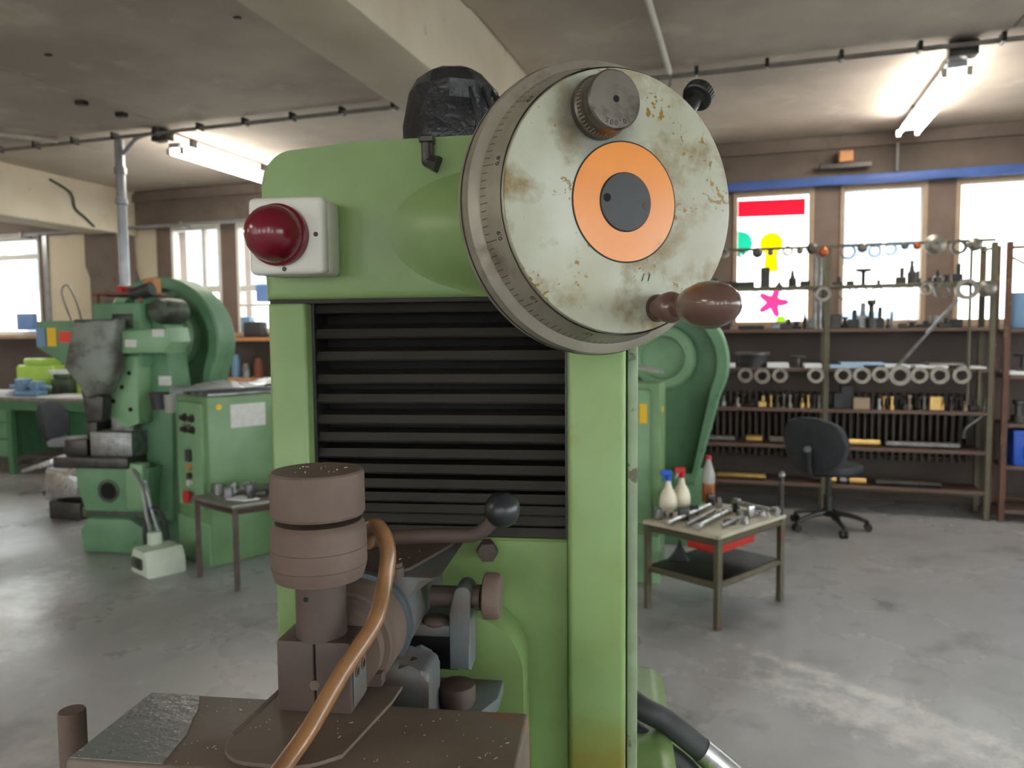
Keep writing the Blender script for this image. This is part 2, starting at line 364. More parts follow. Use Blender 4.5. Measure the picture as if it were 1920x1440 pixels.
# ceiling: concrete slab with cast panels between the beams, joints recessed
bm = NB(); bx(bm, X0-.3, X1+.3, Y0-.3, Y1+.3, H+.04, H+.25); ceil = struct(obj('ceiling', bm, 'concrete_dark', smooth=0))
BEAMS = [(-7.62, -7.2), (-1.84, -1.44), (4.34, 4.74)]
xs = [X0, -10.2, BEAMS[0][0], BEAMS[0][1], -4.6, BEAMS[1][0], BEAMS[1][1], 1.45, BEAMS[2][0], BEAMS[2][1], X1]
ys = [(Y0, -3.4, .02), (-3.4, .4, .0), (.4, 3.84, .02), (3.84, 5.16, .0), (5.18, Y1, -.03)]
for i in range(len(xs)-1):
    if (xs[i], xs[i+1]) in BEAMS: continue
    for a, b, d in ys:
        bm = NB(); z = H-d
        bx(bm, xs[i]+.004, xs[i+1]-.004, a+.012, b-.012, z, H+.06, .004, 1)
        obj('ceiling_panel', bm, 'concrete', ceil, smooth=0)
for i, (a, b) in enumerate(BEAMS):
    bm = NB(); bx(bm, a, b, Y0, Y1, 2.80, H+.06, .015, 2); struct(obj('trim_%d' % (i+1), bm, 'concrete_beam'))
# haunch and pillar under the beam at the window wall
bm = NB(); prism(bm, [(-7.72, 2.85), (-7.72, 2.42), (-7.64, 2.28), (-7.64, 0), (-7.02, 0), (-7.02, 1.92), (-7.14, 2.1), (-7.24, 2.38), (-7.24, 2.85)], 7.2, 7.5, .012); struct(obj('wall_pillar', bm, 'concrete_dark'))
bm = NB(); bx(bm, -1.9, -1.38, 7.2, 7.5, 0, 2.85, .02, 1); struct(obj('wall_pillar', bm, 'concrete_dark'))
# window wall
SILL, HEAD = 1.60, 2.88
bm = NB(); bx(bm, X0, X1, Y1, Y1+.3, 0, SILL); wb = struct(obj('wall_back', bm, 'wall_brown', smooth=0))
bm = NB(); bx(bm, X0, X1, Y1-.02, Y1+.3, HEAD, H+.05); bx(bm, X0, X1, Y1-.06, Y1-.02, 3.2, 3.3); obj('lintel', bm, 'concrete_dark', wb, smooth=0)
bm = NB(); bx(bm, X0, X1, Y1-.16, Y1, SILL-.05, SILL, .006, 1); obj('window_sill', bm, 'frame_tan', wb)
PITCHW, WW = .935, .715
ks = [k for k in range(-13, 8) if -.142+PITCHW*k > X0+.05 and -.142+PITCHW*k+WW < X1]
openings = [k for k in ks if k not in (-8, -9, -11)]
n = 0
for k in range(ks[0]-1, ks[-1]+1):
    xa = -.142+PITCHW*k+WW; xb = -.142+PITCHW*(k+1)
    if k == ks[0]-1: xa = X0
    if k == ks[-1]: xb = X1
    if k == -11: continue
    bm = NB(); bx(bm, xa, xb, Y1, Y1+.26, SILL, HEAD)
    obj('wall_post', bm, 'post_brown', wb, smooth=0)
for k in (-8, -9):
    x = -.142+PITCHW*k; bm = NB(); bx(bm, x, x+WW, Y1+.02, Y1+.2, SILL, HEAD); obj('wall_infill', bm, 'cream', wb, smooth=0)
for k in openings:
    n += 1; x = -.142+PITCHW*k; x2 = x+WW
    if k == -10: x -= PITCHW
    fr = 'frame_tan' if k > -4 else 'frame_white'
    bm = NB()
    for a, b, c, d in ((x, x+.04, SILL, HEAD), (x2-.04, x2, SILL, HEAD), (x+.04, x2-.04, HEAD-.05, HEAD), (x+.04, x2-.04, SILL, SILL+.05)):
        bx(bm, a, b, Y1-.015, Y1+.09, c, d, .004, 1)
    if k <= -4:
        zt = 2.62 if k < -8 else 2.12
        bx(bm, x+.04, x2-.04, Y1+.0, Y1+.06, zt-.035, zt+.035, .004, 1)
        if k >= -7: bx(bm, x+.44, x+.49, Y1+.0, Y1+.06, zt+.035, HEAD-.05, .004, 1)
    wo = struct(obj('window_%d' % n, bm, fr))
    bm = NB(); bx(bm, x+.04, x2-.04, Y1+.045, Y1+.053, SILL+.05, HEAD-.05); obj('pane', bm, 'window_glass', wo, smooth=0)
# blind box over the right-hand windows, pipe over the left-hand ones
bm = NB(); bx(bm, -1.3, X1, Y1-.1, Y1-.02, 2.87, 2.95, .008, 2); struct(obj('trim_4', bm, 'blue_strip'))
bm = NB(); cyl(bm, (X0, 7.36, 2.88), (-1.95, 7.36, 2.88), .022, n=10); tp = tag(obj('wall_pipe', bm, 'pipe_grey'), 'thin grey pipe running along the wall above the far left windows', 'pipe')
for x in (-8.9, -7.9, -6.4, -5.4, -4.4):
    bm = NB(); bx(bm, x-.02, x+.02, 7.33, 7.49, 2.845, 2.915, .004, 1); obj('pipe_clip', bm, 'conduit', tp)
# other walls (behind and beside the camera)
def wall_with_windows(name, along, fixed, a0, a1, w0, w1, width, gap, out):
    bm = NB()
    def put(bm, a, b, z0, z1, t0=0, t1=.3):
        f0, f1 = (fixed+out*t0, fixed+out*t1)
        if along == 'x': bx(bm, a, b, min(f0, f1), max(f0, f1), z0, z1)
        else: bx(bm, min(f0, f1), max(f0, f1), a, b, z0, z1)
    put(bm, a0, a1, 0, w0); put(bm, a0, a1, w1, H+.05)
    wins = []; a = a0; 
    while a < a1-.01:
        b = min(a+gap, a1); put(bm, a, b, w0, w1)
        if b+width <= a1: wins.append((b, b+width)); a = b+width
        else:
            put(bm, b, a1, w0, w1); break
    wo = struct(obj(name, bm, 'cream', smooth=0))
    for c, d in wins:
        global n
        n += 1; bm = NB()
        for q, r, s, t in ((c, c+.05, w0, w1), (d-.05, d, w0, w1), (c+.05, d-.05, w1-.05, w1), (c+.05, d-.05, w0, w0+.05), ((c+d)/2-.025, (c+d)/2+.025, w0+.05, w1-.05)):
            put(bm, q, r, s, t, .06, .14)
        f = struct(obj('window_%d' % n, bm, 'frame_white', smooth=0))
        bm = NB(); put(bm, c+.05, d-.05, w0+.05, w1-.05, .095, .103); obj('pane', bm, 'window_glass', f, smooth=0)
wall_with_windows('wall_front', 'x', Y0, X0, X1, .95, 3.0, 1.2, 1.35, -1)
wall_with_windows('wall_right', 'y', X1, Y0, Y1, .95, 3.0, 2.0, .6, 1)
bm = NB(); bx(bm, X0-.3, X0, Y0, Y1, 0, H+.05); struct(obj('wall_left', bm, 'cream', smooth=0))
bm = NB(); bx(bm, X0, X1, Y1-.02, Y1, 0, .12, .004, 1); struct(obj('baseboard_back', bm, 'wall_brown'))

# outside: yard and the house across it
bm = NB(); bx(bm, -60, 60, -60, 60, -.6, -.35); struct(obj('ground', bm, 'asphalt', smooth=0))
hs = thing('building', 'pale house across the yard seen through the windows', 'building', (0, 21, -.35))
bm = NB(); bx(bm, -34, 16, 0, 6, 0, 9.5); obj('wall', bm, 'facade_white', hs, smooth=0)
bm = NB(); bx(bm, -34.2, 16.2, -.25, 6.2, 9.5, 9.8); obj('roof', bm, 'facade_white', hs, smooth=0)
src = None
for i in range(12):
    x = -31.5+i*3.1
    if i == 10: continue
    if i == 11: x = 2.1
    for z0, z1 in ((1.0, 2.4), (3.6, 6.3)):
        bm = NB(); bx(bm, x, x+2.3, -.06, .05, z0, z1, .02, 1); wdw = obj('window', bm, 'facade_blue', hs, smooth=0)
        bm = NB(); bx(bm, x-.06, x+2.36, -.1, -.06, z0-.1, z0-.02); bx(bm, x+1.1, x+1.2, -.1, -.06, z0, z1); obj('window_frame', bm, 'facade_white', wdw, smooth=0)

# paper decorations stuck on the window left of the shelf
def blob(pts, name, m, label, y=7.535):
    bm = NB(); prism(bm, pts, y, y+.003); return tag(obj(name, bm, m, smooth=0), label, 'paper decoration', 'coloured paper shapes on the window')
blob([(-.1, 2.80), (.50, 2.79), (.50, 2.635), (-.1, 2.645)], 'paper_strip', 'film_red', 'pinkish red paper strip across the top of the window beside the handwheel')
blob([(-.1, 2.52)]+arc(-.08, 2.40, .115, 60, -80, 10)+[(-.1, 2.27)], 'paper_shape', 'film_teal', 'teal rounded paper shape on the window below the red strip')
blob(arc(.205, 2.385, .105, -60, 240, 16)+[(.14, 2.12), (.27, 2.12)], 'paper_shape', 'film_yellow', 'yellow paper balloon shape on the window')
blob([(p[0], p[1]) for i in range(30) for p in [(.225+(.105+.045*math.cos(5*i*2*PI/30))*math.cos(i*2*PI/30), 1.83+(.105+.045*math.cos(5*i*2*PI/30))*math.sin(i*2*PI/30))]], 'paper_flower', 'film_pink', 'pink paper flower low on the window')
blob(arc(.30, 1.66, .045, 0, 330, 10), 'paper_shape', 'film_lime', 'small lime green paper dot under the pink paper flower')

# ------------------------------------------------------------------ ceiling lamps, conduits, pipes
def lamp(x, ya, yb, label, group='twin-tube ceiling lamps'):
    ro = thing('ceiling_lamp', label, 'ceiling lamp', (x, (ya+yb)/2, H), 0, group); L2 = (yb-ya)/2; top = .028
    bm = NB(); bx(bm, -.055, .055, -L2-.03, L2+.03, -.10, -.055, .006, 1); obj('housing', bm, 'lamp_body', ro)
    for y in (-L2*.7, L2*.7):
        bm = NB(); bx(bm, -.02, .02, y-.03, y+.03, -.056, top); obj('bracket', bm, 'dark_steel', ro, smooth=0)
    for s in (-1, 1):
        bm = NB(); cyl(bm, (s*.07, -L2, -.128), (s*.07, L2, -.128), .0145, n=10); t = obj('tube', bm, 'tube_light', ro)
        for e in (-1, 1):
            bm = NB(); bx(bm, s*.07-.017, s*.07+.017, e*(L2+.006)-.012, e*(L2+.006)+.012, -.15, -.095, .003, 1); obj('tube_socket', bm, 'white_plastic', t)
lamp(1.24, 5.46, 6.96, 'lit twin-tube ceiling lamp hanging in front of the right-hand windows')
lamp(-4.80, 5.48, 6.96, 'lit twin-tube ceiling lamp left of the green machine head')
for x, y in ((-4.8, -2.4), (1.24, -5.6), (-4.8, -5.6)):  # unseen lamps added behind the camera to light the front faces
        lamp(x, y, y+1.5, 'added unseen twin-tube lamp %s the camera on the %s' % ('just behind' if y > -4 else 'far behind', 'right' if x > 0 else 'left'))
lamp(-10.2, 5.46, 6.96, 'lit twin-tube ceiling lamp over the far left of the workshop'); lamp(-10.2, -2.4, -.9, 'lit twin-tube ceiling lamp over the near left of the workshop')
def conduit(xa, xb, label):
    ro = thing('ceiling_conduit', label, 'conduit', (0, 5.2, H-.02))
    bm = NB(); cyl(bm, (xa, -.01, -.02), (xb, -.01, -.02), .012, n=8); obj('pipe', bm, 'conduit', ro)
    bm = NB(); cyl(bm, (xa, .025, -.02), (xb, .025, -.02), .009, n=8); obj('pipe', bm, 'conduit', ro)
    x = xa+.2; s = None
    while x < xb:
        if s is None:
            bm = NB(); bx(bm, -.012, .012, -.035, .045, -.038, .022, .003, 1); s = obj('pipe_clip', bm, 'dark_steel', ro, loc=(x, 0, 0))
        else: share(s, ro, (x, 0, 0))
        x += .44
conduit(-7.15, -1.88, 'conduit pair clipped along the ceiling left of the big beam')
conduit(-1.42, 4.3, 'conduit pair clipped along the ceiling right of the big beam')
for x in (1.24, -4.8):
    bm = NB(); box(bm, (x, 5.33, H-.03), (.16, .1, .09), .006); tag(obj('junction_box', bm, 'dark_steel'), 'dark junction box at the head of the ' + ('right' if x > 0 else 'left') + ' ceiling lamp', 'junction box')
bm = NB(); cyl(bm, (-.51, 2.0, H-.035), (-.51, 5.12, H-.035), .02, n=12); q = tag(obj('ceiling_pipe', bm, 'pipe_white'), 'white pipe running along the ceiling above the handwheel', 'pipe')
bm = NB(); tube(bm, [(-.51, 5.1, H-.035), (-.51, 5.2, H-.04), (-.52, 5.27, H-.07), (-.55, 5.3, H-.13), (-.6, 5.32, H-.16)], .009, 8); obj('cable', bm, 'conduit', q)
bm = NB(); cyl(bm, (-6.4, 4.3, H-.035), (-5.75, 5.14, H-.035), .02, n=12); tag(obj('ceiling_pipe', bm, 'pipe_white'), 'short white pipe on the ceiling at the far left', 'pipe')
bm = NB(); cyl(bm, (-1.86, 3.5, 2.83), (-1.86, 5.9, 2.83), .012, n=8); tag(obj('ceiling_pipe', bm, 'pipe_white'), 'thin white pipe along the lower left edge of the big beam', 'pipe')
ro = thing('drop_pipe', 'grey vertical pipe dropping from the ceiling behind the left press', 'pipe', (-5.16, 5.22, 0))
bm = NB(); cyl(bm, (0, 0, 0), (0, 0, H-.06), .04, n=16); obj('pipe', bm, 'pipe_grey', ro)
for z in (2.98, 2.72, 1.98):
    bm = NB(); cyl(bm, (0, 0, z-.03), (0, 0, z+.03), .052, n=16, bev=.006); obj('coupling', bm, 'pipe_grey', ro)
bm = NB(); tube(bm, [(0, 0, 3.1), (.08, 0, 3.16), (.2, -.01, 3.24), (.32, -.01, 3.26)], .018, 8); obj('branch_pipe', bm, 'pipe_grey', ro)
bm = NB(); cyl(bm, (1.24, 7.4, 2.96), (1.24, 7.4, 3.2), .013, n=10); tag(obj('drop_pipe', bm, 'pipe_grey'), 'short thin grey drop pipe under the end of the right ceiling lamp', 'pipe')
# box on the wall above the right windows
ro = thing('wall_bracket', 'small tan and black bracket on the wall above the right windows', 'bracket', (.82, 7.44, 3.06))
bm = NB(); bx(bm, -.06, .06, -.1, .04, 0, .1, .01, 1); obj('block', bm, 'tan_box', ro); bm = NB(); bx(bm, -.22, .22, -.06, -.03, -.05, 0, .005, 1); obj('arm', bm, 'dark_steel', ro)
# cable on the far left beam, ceiling bolts
bm = NB(); tube(bm, [(-7.18, 6.3, 3.26), (-7.18, 6.55, 3.16), (-7.18, 6.6, 3.0), (-7.18, 6.72, 2.92), (-7.18, 6.85, 2.83)], .012, 6); tag(obj('beam_cable', bm, 'dark_rubber'), 'black cable sagging down the face of the far left beam', 'cable')
for i, (x, y) in enumerate([(-4.72, 4.44), (-4.68, 4.77), (-4.09, 3.62), (-2.66, 3.54)]):
    bm = NB(); s_ = .04 if i < 2 else .02; bx(bm, x-s_, x+s_, y-s_*.7, y+s_*.7, H-.03, H+.02, .004, 1)
    tag(obj('ceiling_plate', bm, 'dark_steel'), '%s dark steel plate from the left in the concrete ceiling left of the beam' % ORD[i], 'plate', 'dark ceiling plates')

# ------------------------------------------------------------------ the green grinding machine (local: x = right, y = away, z = up)
MACH = thing('grinding_machine', 'green surface grinding machine with black bellows, graduated handwheel and red lamp in the foreground', 'machine', (-.4053, .9756, 0), math.radians(10.3))
def P(name, bm, m, parent=MACH, smooth=35, label=None):
    o = obj(name, bm, m, parent, smooth)
    if label: o['label'] = label
    return o
# column
bm = NB(); bx(bm, -.262, -.205, 0, .30, .30, 1.599, .006, 3); P('column_rail', bm, 'green')
bm = NB(); bx(bm, .171, .2515, -.004, .30, .30, 1.599, .008, 3); P('column_rail', bm, 'green_dirty')
bm = NB(); bx(bm, -.24, .262, .20, .46, .05, 1.70, .006, 2); P('column_body', bm, 'green')
bm = NB(); bx(bm, .2532, .2680, .010, .40, .32, 1.59, .004, 2); P('column_edge', bm, 'green_edge')
bm = NB(); bx(bm, .2505, .2545, .020, .06, .32, 1.58); P('column_gap', bm, 'black_void', smooth=0)
bm = NB(); bx(bm, -.207, .172, .075, .09, 1.20, 1.60); P('bellows_back', bm, 'black_void', smooth=0)
for a, b in ((-.2055, -.2005), (.1665, .1715)):
    bm = NB(); bx(bm, a, b, .022, .09, 1.255, 1.60); P('bellows_guide', bm, 'black_plastic', smooth=0)
# bellows lamellas: lower lip proud, top running back
zs = [1.586, 1.549, 1.516, 1.482, 1.453, 1.422, 1.396, 1.372, 1.349, 1.327, 1.307, 1.290, 1.275, 1.258]
for i, z in enumerate(zs):
    h = (zs[i-1]-z) if i else .03
    bm = NB()
    prism(bm, [(.026, z), (.029, z-.003), (.070, z+.004), (.074, z+h*.52), (.052, z+h*.48), (.032, z+.011)], -.206, .171, 0, 'yz')
    P('bellows_slat', bm, 'black_slat', smooth=25)
# head casting
pf = [(-.263, 1.601)]+[(-.2635, 1.70)]+arc(-.213, 1.763, .05, 180, 100, 12)+[(-.12, 1.8205), (.10, 1.824), (.25, 1.822), (.26, 1.81), (.26, 1.601)]
bm = NB(); prism(bm, pf, -.004, .34, .012, 'xz', 3); P('head_casting', bm, 'green')
bm = NB(); bx(bm, -.258, .255, .0015, .02, 1.597, 1.603); P('head_seam', bm, 'ink', smooth=0)
# handwheel boss and wheel, axis pointing to the right front
WC = Vector((.245, -.1918, 1.6936)); AW = math.radians(30.5); NW = Vector((math.sin(AW), -math.cos(AW), 0)); XW = Vector((math.cos(AW), math.sin(AW), 0)); ZW = Vector((0, 0, 1))
bm = NB(); nb, ns = 64, 14; bc = Vector((.080, 0, 1.693)); ec = WC-NW*.07; loops = []
for j in range(ns+1):
    f = j/ns; ring = []
    for i in range(nb):
        c_, s_ = math.cos(2*PI*i/nb), math.sin(2*PI*i/nb)
        p0 = bc+Vector((.170*c_, -.002, .091*s_)); p1 = bc+Vector((.085*c_, -.010, .062*s_)); p3 = ec+XW*.078*c_+ZW*.076*s_; p2 = p3-NW*.09
        ring.append(bm.verts.new(p0*(1-f)**3+p1*3*f*(1-f)**2+p2*3*f*f*(1-f)+p3*f**3))
    loops.append(ring)
for A, B in zip(loops, loops[1:]):
    for i in range(nb): bm.faces.new((A[i], A[(i+1) % nb], B[(i+1) % nb], B[i]))
bm.faces.new(loops[0]); bm.faces.new(loops[-1])
P('wheel_boss', bm, 'green', smooth=70)
HW = obj('handwheel', (lambda b: (lathe(b, WC, NW, [(-.002, 0), (-.002, .1415), (-.006, .1445), (-.014, .1445), (-.014, 0)], 96), b)[1])(NB()), 'dial_metal', MACH)
HW['label'] = 'large graduated steel handwheel with orange ring'
def W(x, y, t=0): return WC+XW*x+ZW*y+NW*t
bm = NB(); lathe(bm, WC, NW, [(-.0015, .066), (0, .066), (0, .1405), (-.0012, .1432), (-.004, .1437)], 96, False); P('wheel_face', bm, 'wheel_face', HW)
bm = NB(); lathe(bm, WC, NW, [(-.006, .146), (-.008, .1465), (-.040, .1555)], 120, False); P('dial_ring', bm, 'dial_metal', HW)
bm = NB(); lathe(bm, WC, NW, [(-.0385, .155), (-.0415, .1545), (-.043, .160), (-.047, .1665), (-.060, .1685), (-.072, .1685), (-.078, .160), (-.080, .06)], 120); P('rim', bm, 'dial_metal', HW)
bm = NB(); lathe(bm, WC, NW, [(-.060, .1688), (-.061, .1692), (-.063, .1692), (-.064, .1688)], 120, False); P('rim_line', bm, 'ink', HW)
# graduations on the conical dial, 0,1 every thirty degrees
bm = NB()
def cone(t): return .1465+(.1555-.1465)*(-.008-t)/.032
for i in range(120):
    a = math.radians(137+3*(i-0)); a = math.radians(137-3*i)
    big = i % 10 == 0; l = .017 if big else (.012 if i % 5 == 0 else .009)
    ta, tb = -.0385, -.0385+l
    e = XW*math.cos(a)+ZW*math.sin(a); s = -XW*math.sin(a)+ZW*math.cos(a); hw = .0004
    vs = []
    for t, sg in ((ta, -1), (ta, 1), (tb, 1), (tb, -1)):
        vs.append(bm.verts.new(WC+NW*t+e*(cone(t)+.0003)+s*sg*hw))
    bm.faces.new(vs)
o = P('graduations', bm, 'ink', HW, 0); o['kind'] = 'stuff'
bm = NB()
for k, sname in enumerate(['0,7', '0,6', '0,5', '0,4', '0,3', '0,2', '0,1', '0', '1,1', '1,0', '0,9', '0,8']):
    a = math.radians(137-30*k); e = XW*math.cos(a)+ZW*math.sin(a); s = XW*math.sin(a)-ZW*math.cos(a)
    t = -.0150; upv = (e*.0090-NW*.032).normalized(); nv = s.cross(upv)
    c = WC+NW*t+e*(cone(t)+.0002)+s*.003
    text_bm(bm, sname, .0085, Matrix(((s.x, upv.x, nv.x, c.x), (s.y, upv.y, nv.y, c.y), (s.z, upv.z, nv.z, c.z), (0, 0, 0, 1))))
P('numerals', bm, 'ink', HW, 0)
# orange ring, black hub cap with two pin holes
bm = NB(); annulus(bm, WC-NW*.0005, NW, .0645, .0325, .0015, 72); P('orange_ring', bm, 'orange', HW)
bm = NB(); annulus(bm, WC-NW*.0006, NW, .0662, .0642, .0010, 72); P('ring_edge', bm, 'ink', HW)
bm = NB(); lathe(bm, WC, NW, [(-.001, .0322), (.0022, .0322), (.003, .0312), (.003, 0)], 56); P('hub_cap', bm, 'hub_black', HW)
for x, y, m in ((-.0243, .0034, 'black_void'), (.0255, -.0028, 'dust_dark')):
    bm = NB(); lathe(bm, W(x, y, .0031), NW, [(0, .0046), (.0003, .0046), (.0003, 0)], 20); P('pin_hole', bm, m, HW)
# fine-feed knob on the face, engraved 0,005
kx, ky = -.0335, .0970
bm = NB(); lathe(bm, W(kx, ky, 0), NW, [(0, .0335), (.008, .0335), (.0095, .0315), (.020, .0305), (.0205, .028)], 48); P('knob_scale', bm, 'knob_steel', HW)
bm = NB(); lathe(bm, W(kx, ky, .0205), NW, [(0, .024), (.0005, .0295), (.0015, .031), (.0125, .031), (.014, .0297), (.0145, .029), (.0145, 0)], 56); P('feed_knob', bm, 'knob_steel', HW)
bm = NB()
for i in range(48):
    a = 2*PI*i/48; e = XW*math.cos(a)+ZW*math.sin(a); s = -XW*math.sin(a)+ZW*math.cos(a)
    l = .009 if i % 4 == 0 else .006
    bm.faces.new([bm.verts.new(W(kx, ky, 0)+NW*t+e*(.0318-(t-.0095)*.095+.0003)+s*g*.0003) for t, g in ((.0098, -1), (.0098, 1), (.0098+l, 1), (.0098+l, -1))])
o = P('knob_graduations', bm, 'chip', HW, 0); o['kind'] = 'stuff'
bm = NB(); lathe(bm, W(kx+.001, ky+.0005, .0351), NW, [(0, .0036), (.0003, .0036), (.0003, 0)], 16); P('knob_socket', bm, 'black_void', HW)
bm = NB()
for k, ch in enumerate('0,005'):
    a = math.radians(-118+14*(4-k)*1.0 + (4 if ch == ',' else 0)); a = math.radians(-62-13*k)
    e = XW*math.cos(a)+ZW*math.sin(a); s = XW*math.sin(a)-ZW*math.cos(a); c = W(kx, ky, .0351)+e*.0235
    text_bm(bm, ch, .0078, Matrix(((s.x, e.x, NW.x, c.x), (s.y, e.y, NW.y, c.y), (s.z, e.z, NW.z, c.z), (0, 0, 0, 1))))
P('knob_lettering', bm, 'ink', HW, 0)
bm = NB()
for dx in (0, .008):
    a, b = W(.022+dx, -.0855, .0004), W(.0245+dx, -.0775, .0004)
    tube(bm, [a, (a+b)/2, b], .0006, 4, 1)
P('stamp_mark', bm, 'ink', HW, 0)
# crank handle
hp = W(.0425, -.1155, 0)
bm = NB(); lathe(bm, hp, NW, [(0, .0125), (.006, .0135), (.016, .0128), (.018, .0165), (.028, .0175), (.034, .0155), (.037, .011), (.044, .0105), (.052, .0145), (.066, .0205), (.084, .0245), (.098, .0245), (.112, .0215), (.124, .0155), (.131, .008), (.133, 0)], 36); P('crank_handle', bm, 'brown_handle', HW, 50, 'dark brown bakelite crank handle')
bm = NB(); lathe(bm, hp, NW, [(-.001, .0155), (.004, .0155), (.0045, .012)], 24); P('handle_bolt', bm, 'dust_dark', HW)
# clamping knob on the rim
rd = (XW*math.cos(math.radians(48))+ZW*math.sin(math.radians(48))); rb = WC-NW*.03+rd*.150
kd = (rd*.9-NW*.22).normalized()
bm = NB(); lathe(bm, rb, kd, [(0, .0085), (.032, .0085), (.034, .012)], 20); P('clamp_stem', bm, 'black_plastic', HW)
bm = NB()
n_k = 60; prof = [(.034, .013), (.0345, .0165), (.036, .0185), (.046, .0185), (.048, .0172), (.048, 0)]
lathe(bm, rb, kd, prof, n_k)
for i, v in enumerate(bm.verts):
    d = v.co-rb; t = d.dot(kd); r = d-kd*t
    if .0355 < t < .0465 and r.length > .018 and (i % 2): v.co = rb+kd*t+r*.965
P('clamp_knob', bm, 'black_plastic', HW, 25)
# red warning lamp box
LB = obj('lamp_box', (lambda b: (bx(b, -.2525, -.1485, -.046, -.004, 1.634, 1.735, .006, 3), b)[1])(NB()), 'white_plastic', MACH)
LB['label'] = 'white square lamp box with red dome'
bm = NB(); bx(bm, -.2535, -.1475, -.070, -.0475, 1.633, 1.736, .008, 3); P('box_lid', bm, 'white_plastic', LB)
bm = NB(); bx(bm, -.250, -.151, -.0478, -.0458, 1.637, 1.732); P('lid_gasket', bm, 'ink', LB, 0)
dc = (-.2085, -.070, 1.6845)
bm = NB(); lathe(bm, dc, (0, -1, 0), [(0, .041), (.010, .041), (.0115, .038), (.020, .0375), (.032, .035), (.042, .030), (.050, .022), (.055, .011), (.0565, 0)], 48); P('lamp_dome', bm, 'red_dome', LB, 50, 'dark red glossy lamp dome')
for p in ((-.158, 1.685), (-.203, 1.640)):
    bm = NB(); lathe(bm, (p[0], -.0702, p[1]), (0, -1, 0), [(0, .0032), (.0005, .0032), (.0005, 0)], 14); P('screw', bm, 'dust_dark', LB)
# black wrapped motor on top of the head
bm = NB(); rs = random.Random(3)
N_ = 13; lev = [(1.820, .060, .0), (1.832, .071, .006), (1.862, .073, .007), (1.888, .0705, .006), (1.912, .066, .006), (1.932, .052, .006), (1.944, .030, .004)]
rings = []
for z, r, j in lev:
    rings.append([bm.verts.new((-.003+(r+rs.uniform(-j, j)+(.004 if i % 2 else -.003)*(z < 1.94))*math.cos(2*PI*i/N_), .10+(r*1.05+rs.uniform(-j, j))*math.sin(2*PI*i/N_), z+rs.uniform(-.002, .002)*(z > 1.83))) for i in range(N_)])
for A, B in zip(rings, rings[1:]):
    for i in range(N_): bm.faces.new((A[i], A[(i+1) % N_], B[(i+1) % N_], B[i]))
bm.faces.new(rings[-1]); bm.faces.new(rings[0])
P('motor_cover', bm, 'black_bag', smooth=18, label='motor wrapped in black plastic on top of the head')
for k in range(4):
    a = math.radians(-58+k*19); d = Vector((math.cos(a), math.sin(a), 0)); c = Vector((-.003, .10, 0))
    bm = NB(); tube(bm, [c+d*.071+Vector((.012, 0, 1.826)), c+d*.076+Vector((.006, 0, 1.862)), c+d*.070+Vector((-.004, 0, 1.905)), c+d*.050+Vector((-.012, 0, 1.934))], .003, 5, 3); P('cover_fold', bm, 'black_bag', smooth=40)
def hexbolt(o, axis, r, l, shank, m='dust_dark'):
    bm = NB(); lathe(bm, o, axis, [(0, shank), (l*.45, shank), (l*.45, r), (l, r*.98), (l, 0)], 6); return P('hex_bolt', bm, m, smooth=20)
# oil nipple under the motor
bm = NB(); cyl(bm, (-.019, -.010, 1.817), (-.019, -.010, 1.789), .0085, n=14); bx(bm, -.029, -.009, -.02, .0, 1.812, 1.822, .002, 1); sphere(bm, (-.019, -.010, 1.789), .0085, 14); cyl(bm, (-.019, -.010, 1.789), (-.004, -.012, 1.783), .009, .0125, n=6); P('oil_fitting', bm, 'dark_steel')
hexbolt((.052, .022, 1.244), (.2, -1, -.15), .0155, .026, .012)
hexbolt((.088, -.004, 1.655), (-.3, -1, -.4), .011, .04, .011)
# lower apron with the rounded fairing
bm = NB(); bx(bm, -.206, .172, .026, .20, .30, 1.254, .004, 1); P('apron', bm, 'green')
bm = NB(); prism(bm, [(-.10, .3), (-.10, 1.13)]+arc(-.03, 1.10, .07, 150, 95, 5)+arc(.03, 1.085, .082, 85, 0, 10)+[(.113, .96), (.122, .3)], -.050, .03, .03, 'xz', 4); P('apron_fairing', bm, 'green', smooth=60)
# spindle housing along the machine axis
AX, AZ, AR = -.0785, 1.1925, .0625
bm = NB()
pr = [(AX+AR*1.02*math.cos(math.radians(t)), AZ+AR*1.02*math.sin(math.radians(t))) for t in range(-205, 40, 12)]
pr += [(AX+.099, 1.252), (AX+.012, 1.252), (AX-.06, 1.25)]
prism(bm, pr, -.150, .045, .006); P('spindle_housing', bm, 'grey_cast', smooth=30)
bm = NB(); prism(bm, [(-.105, .02), (.012, .02), (.010, -.01), (-.022, -.125), (-.04, -.148), (-.105, -.148)], 1.2515, 1.256, .0015, 'xy'); P('housing_recess', bm, 'dust_dark', smooth=20)
bm = NB(); lathe(bm, (AX, -.150, AZ), (0, -1, 0), [(0, .0635), (.001, .066), (.012, .066), (.013, .0635)], 56); P('spindle_ring', bm, 'ring_blue')
bm = NB(); lathe(bm, (AX, -.163, AZ), (0, -1, 0), [(0, .0605), (.050, .0605), (.0515, .057), (.058, .057), (.058, .050), (.075, .050)], 56); P('spindle_sleeve', bm, 'dust')
bm = NB(); bx(bm, -.045, -.030, -.231, -.215, 1.150, 1.165); P('sleeve_key', bm, 'dust_dark', smooth=0)
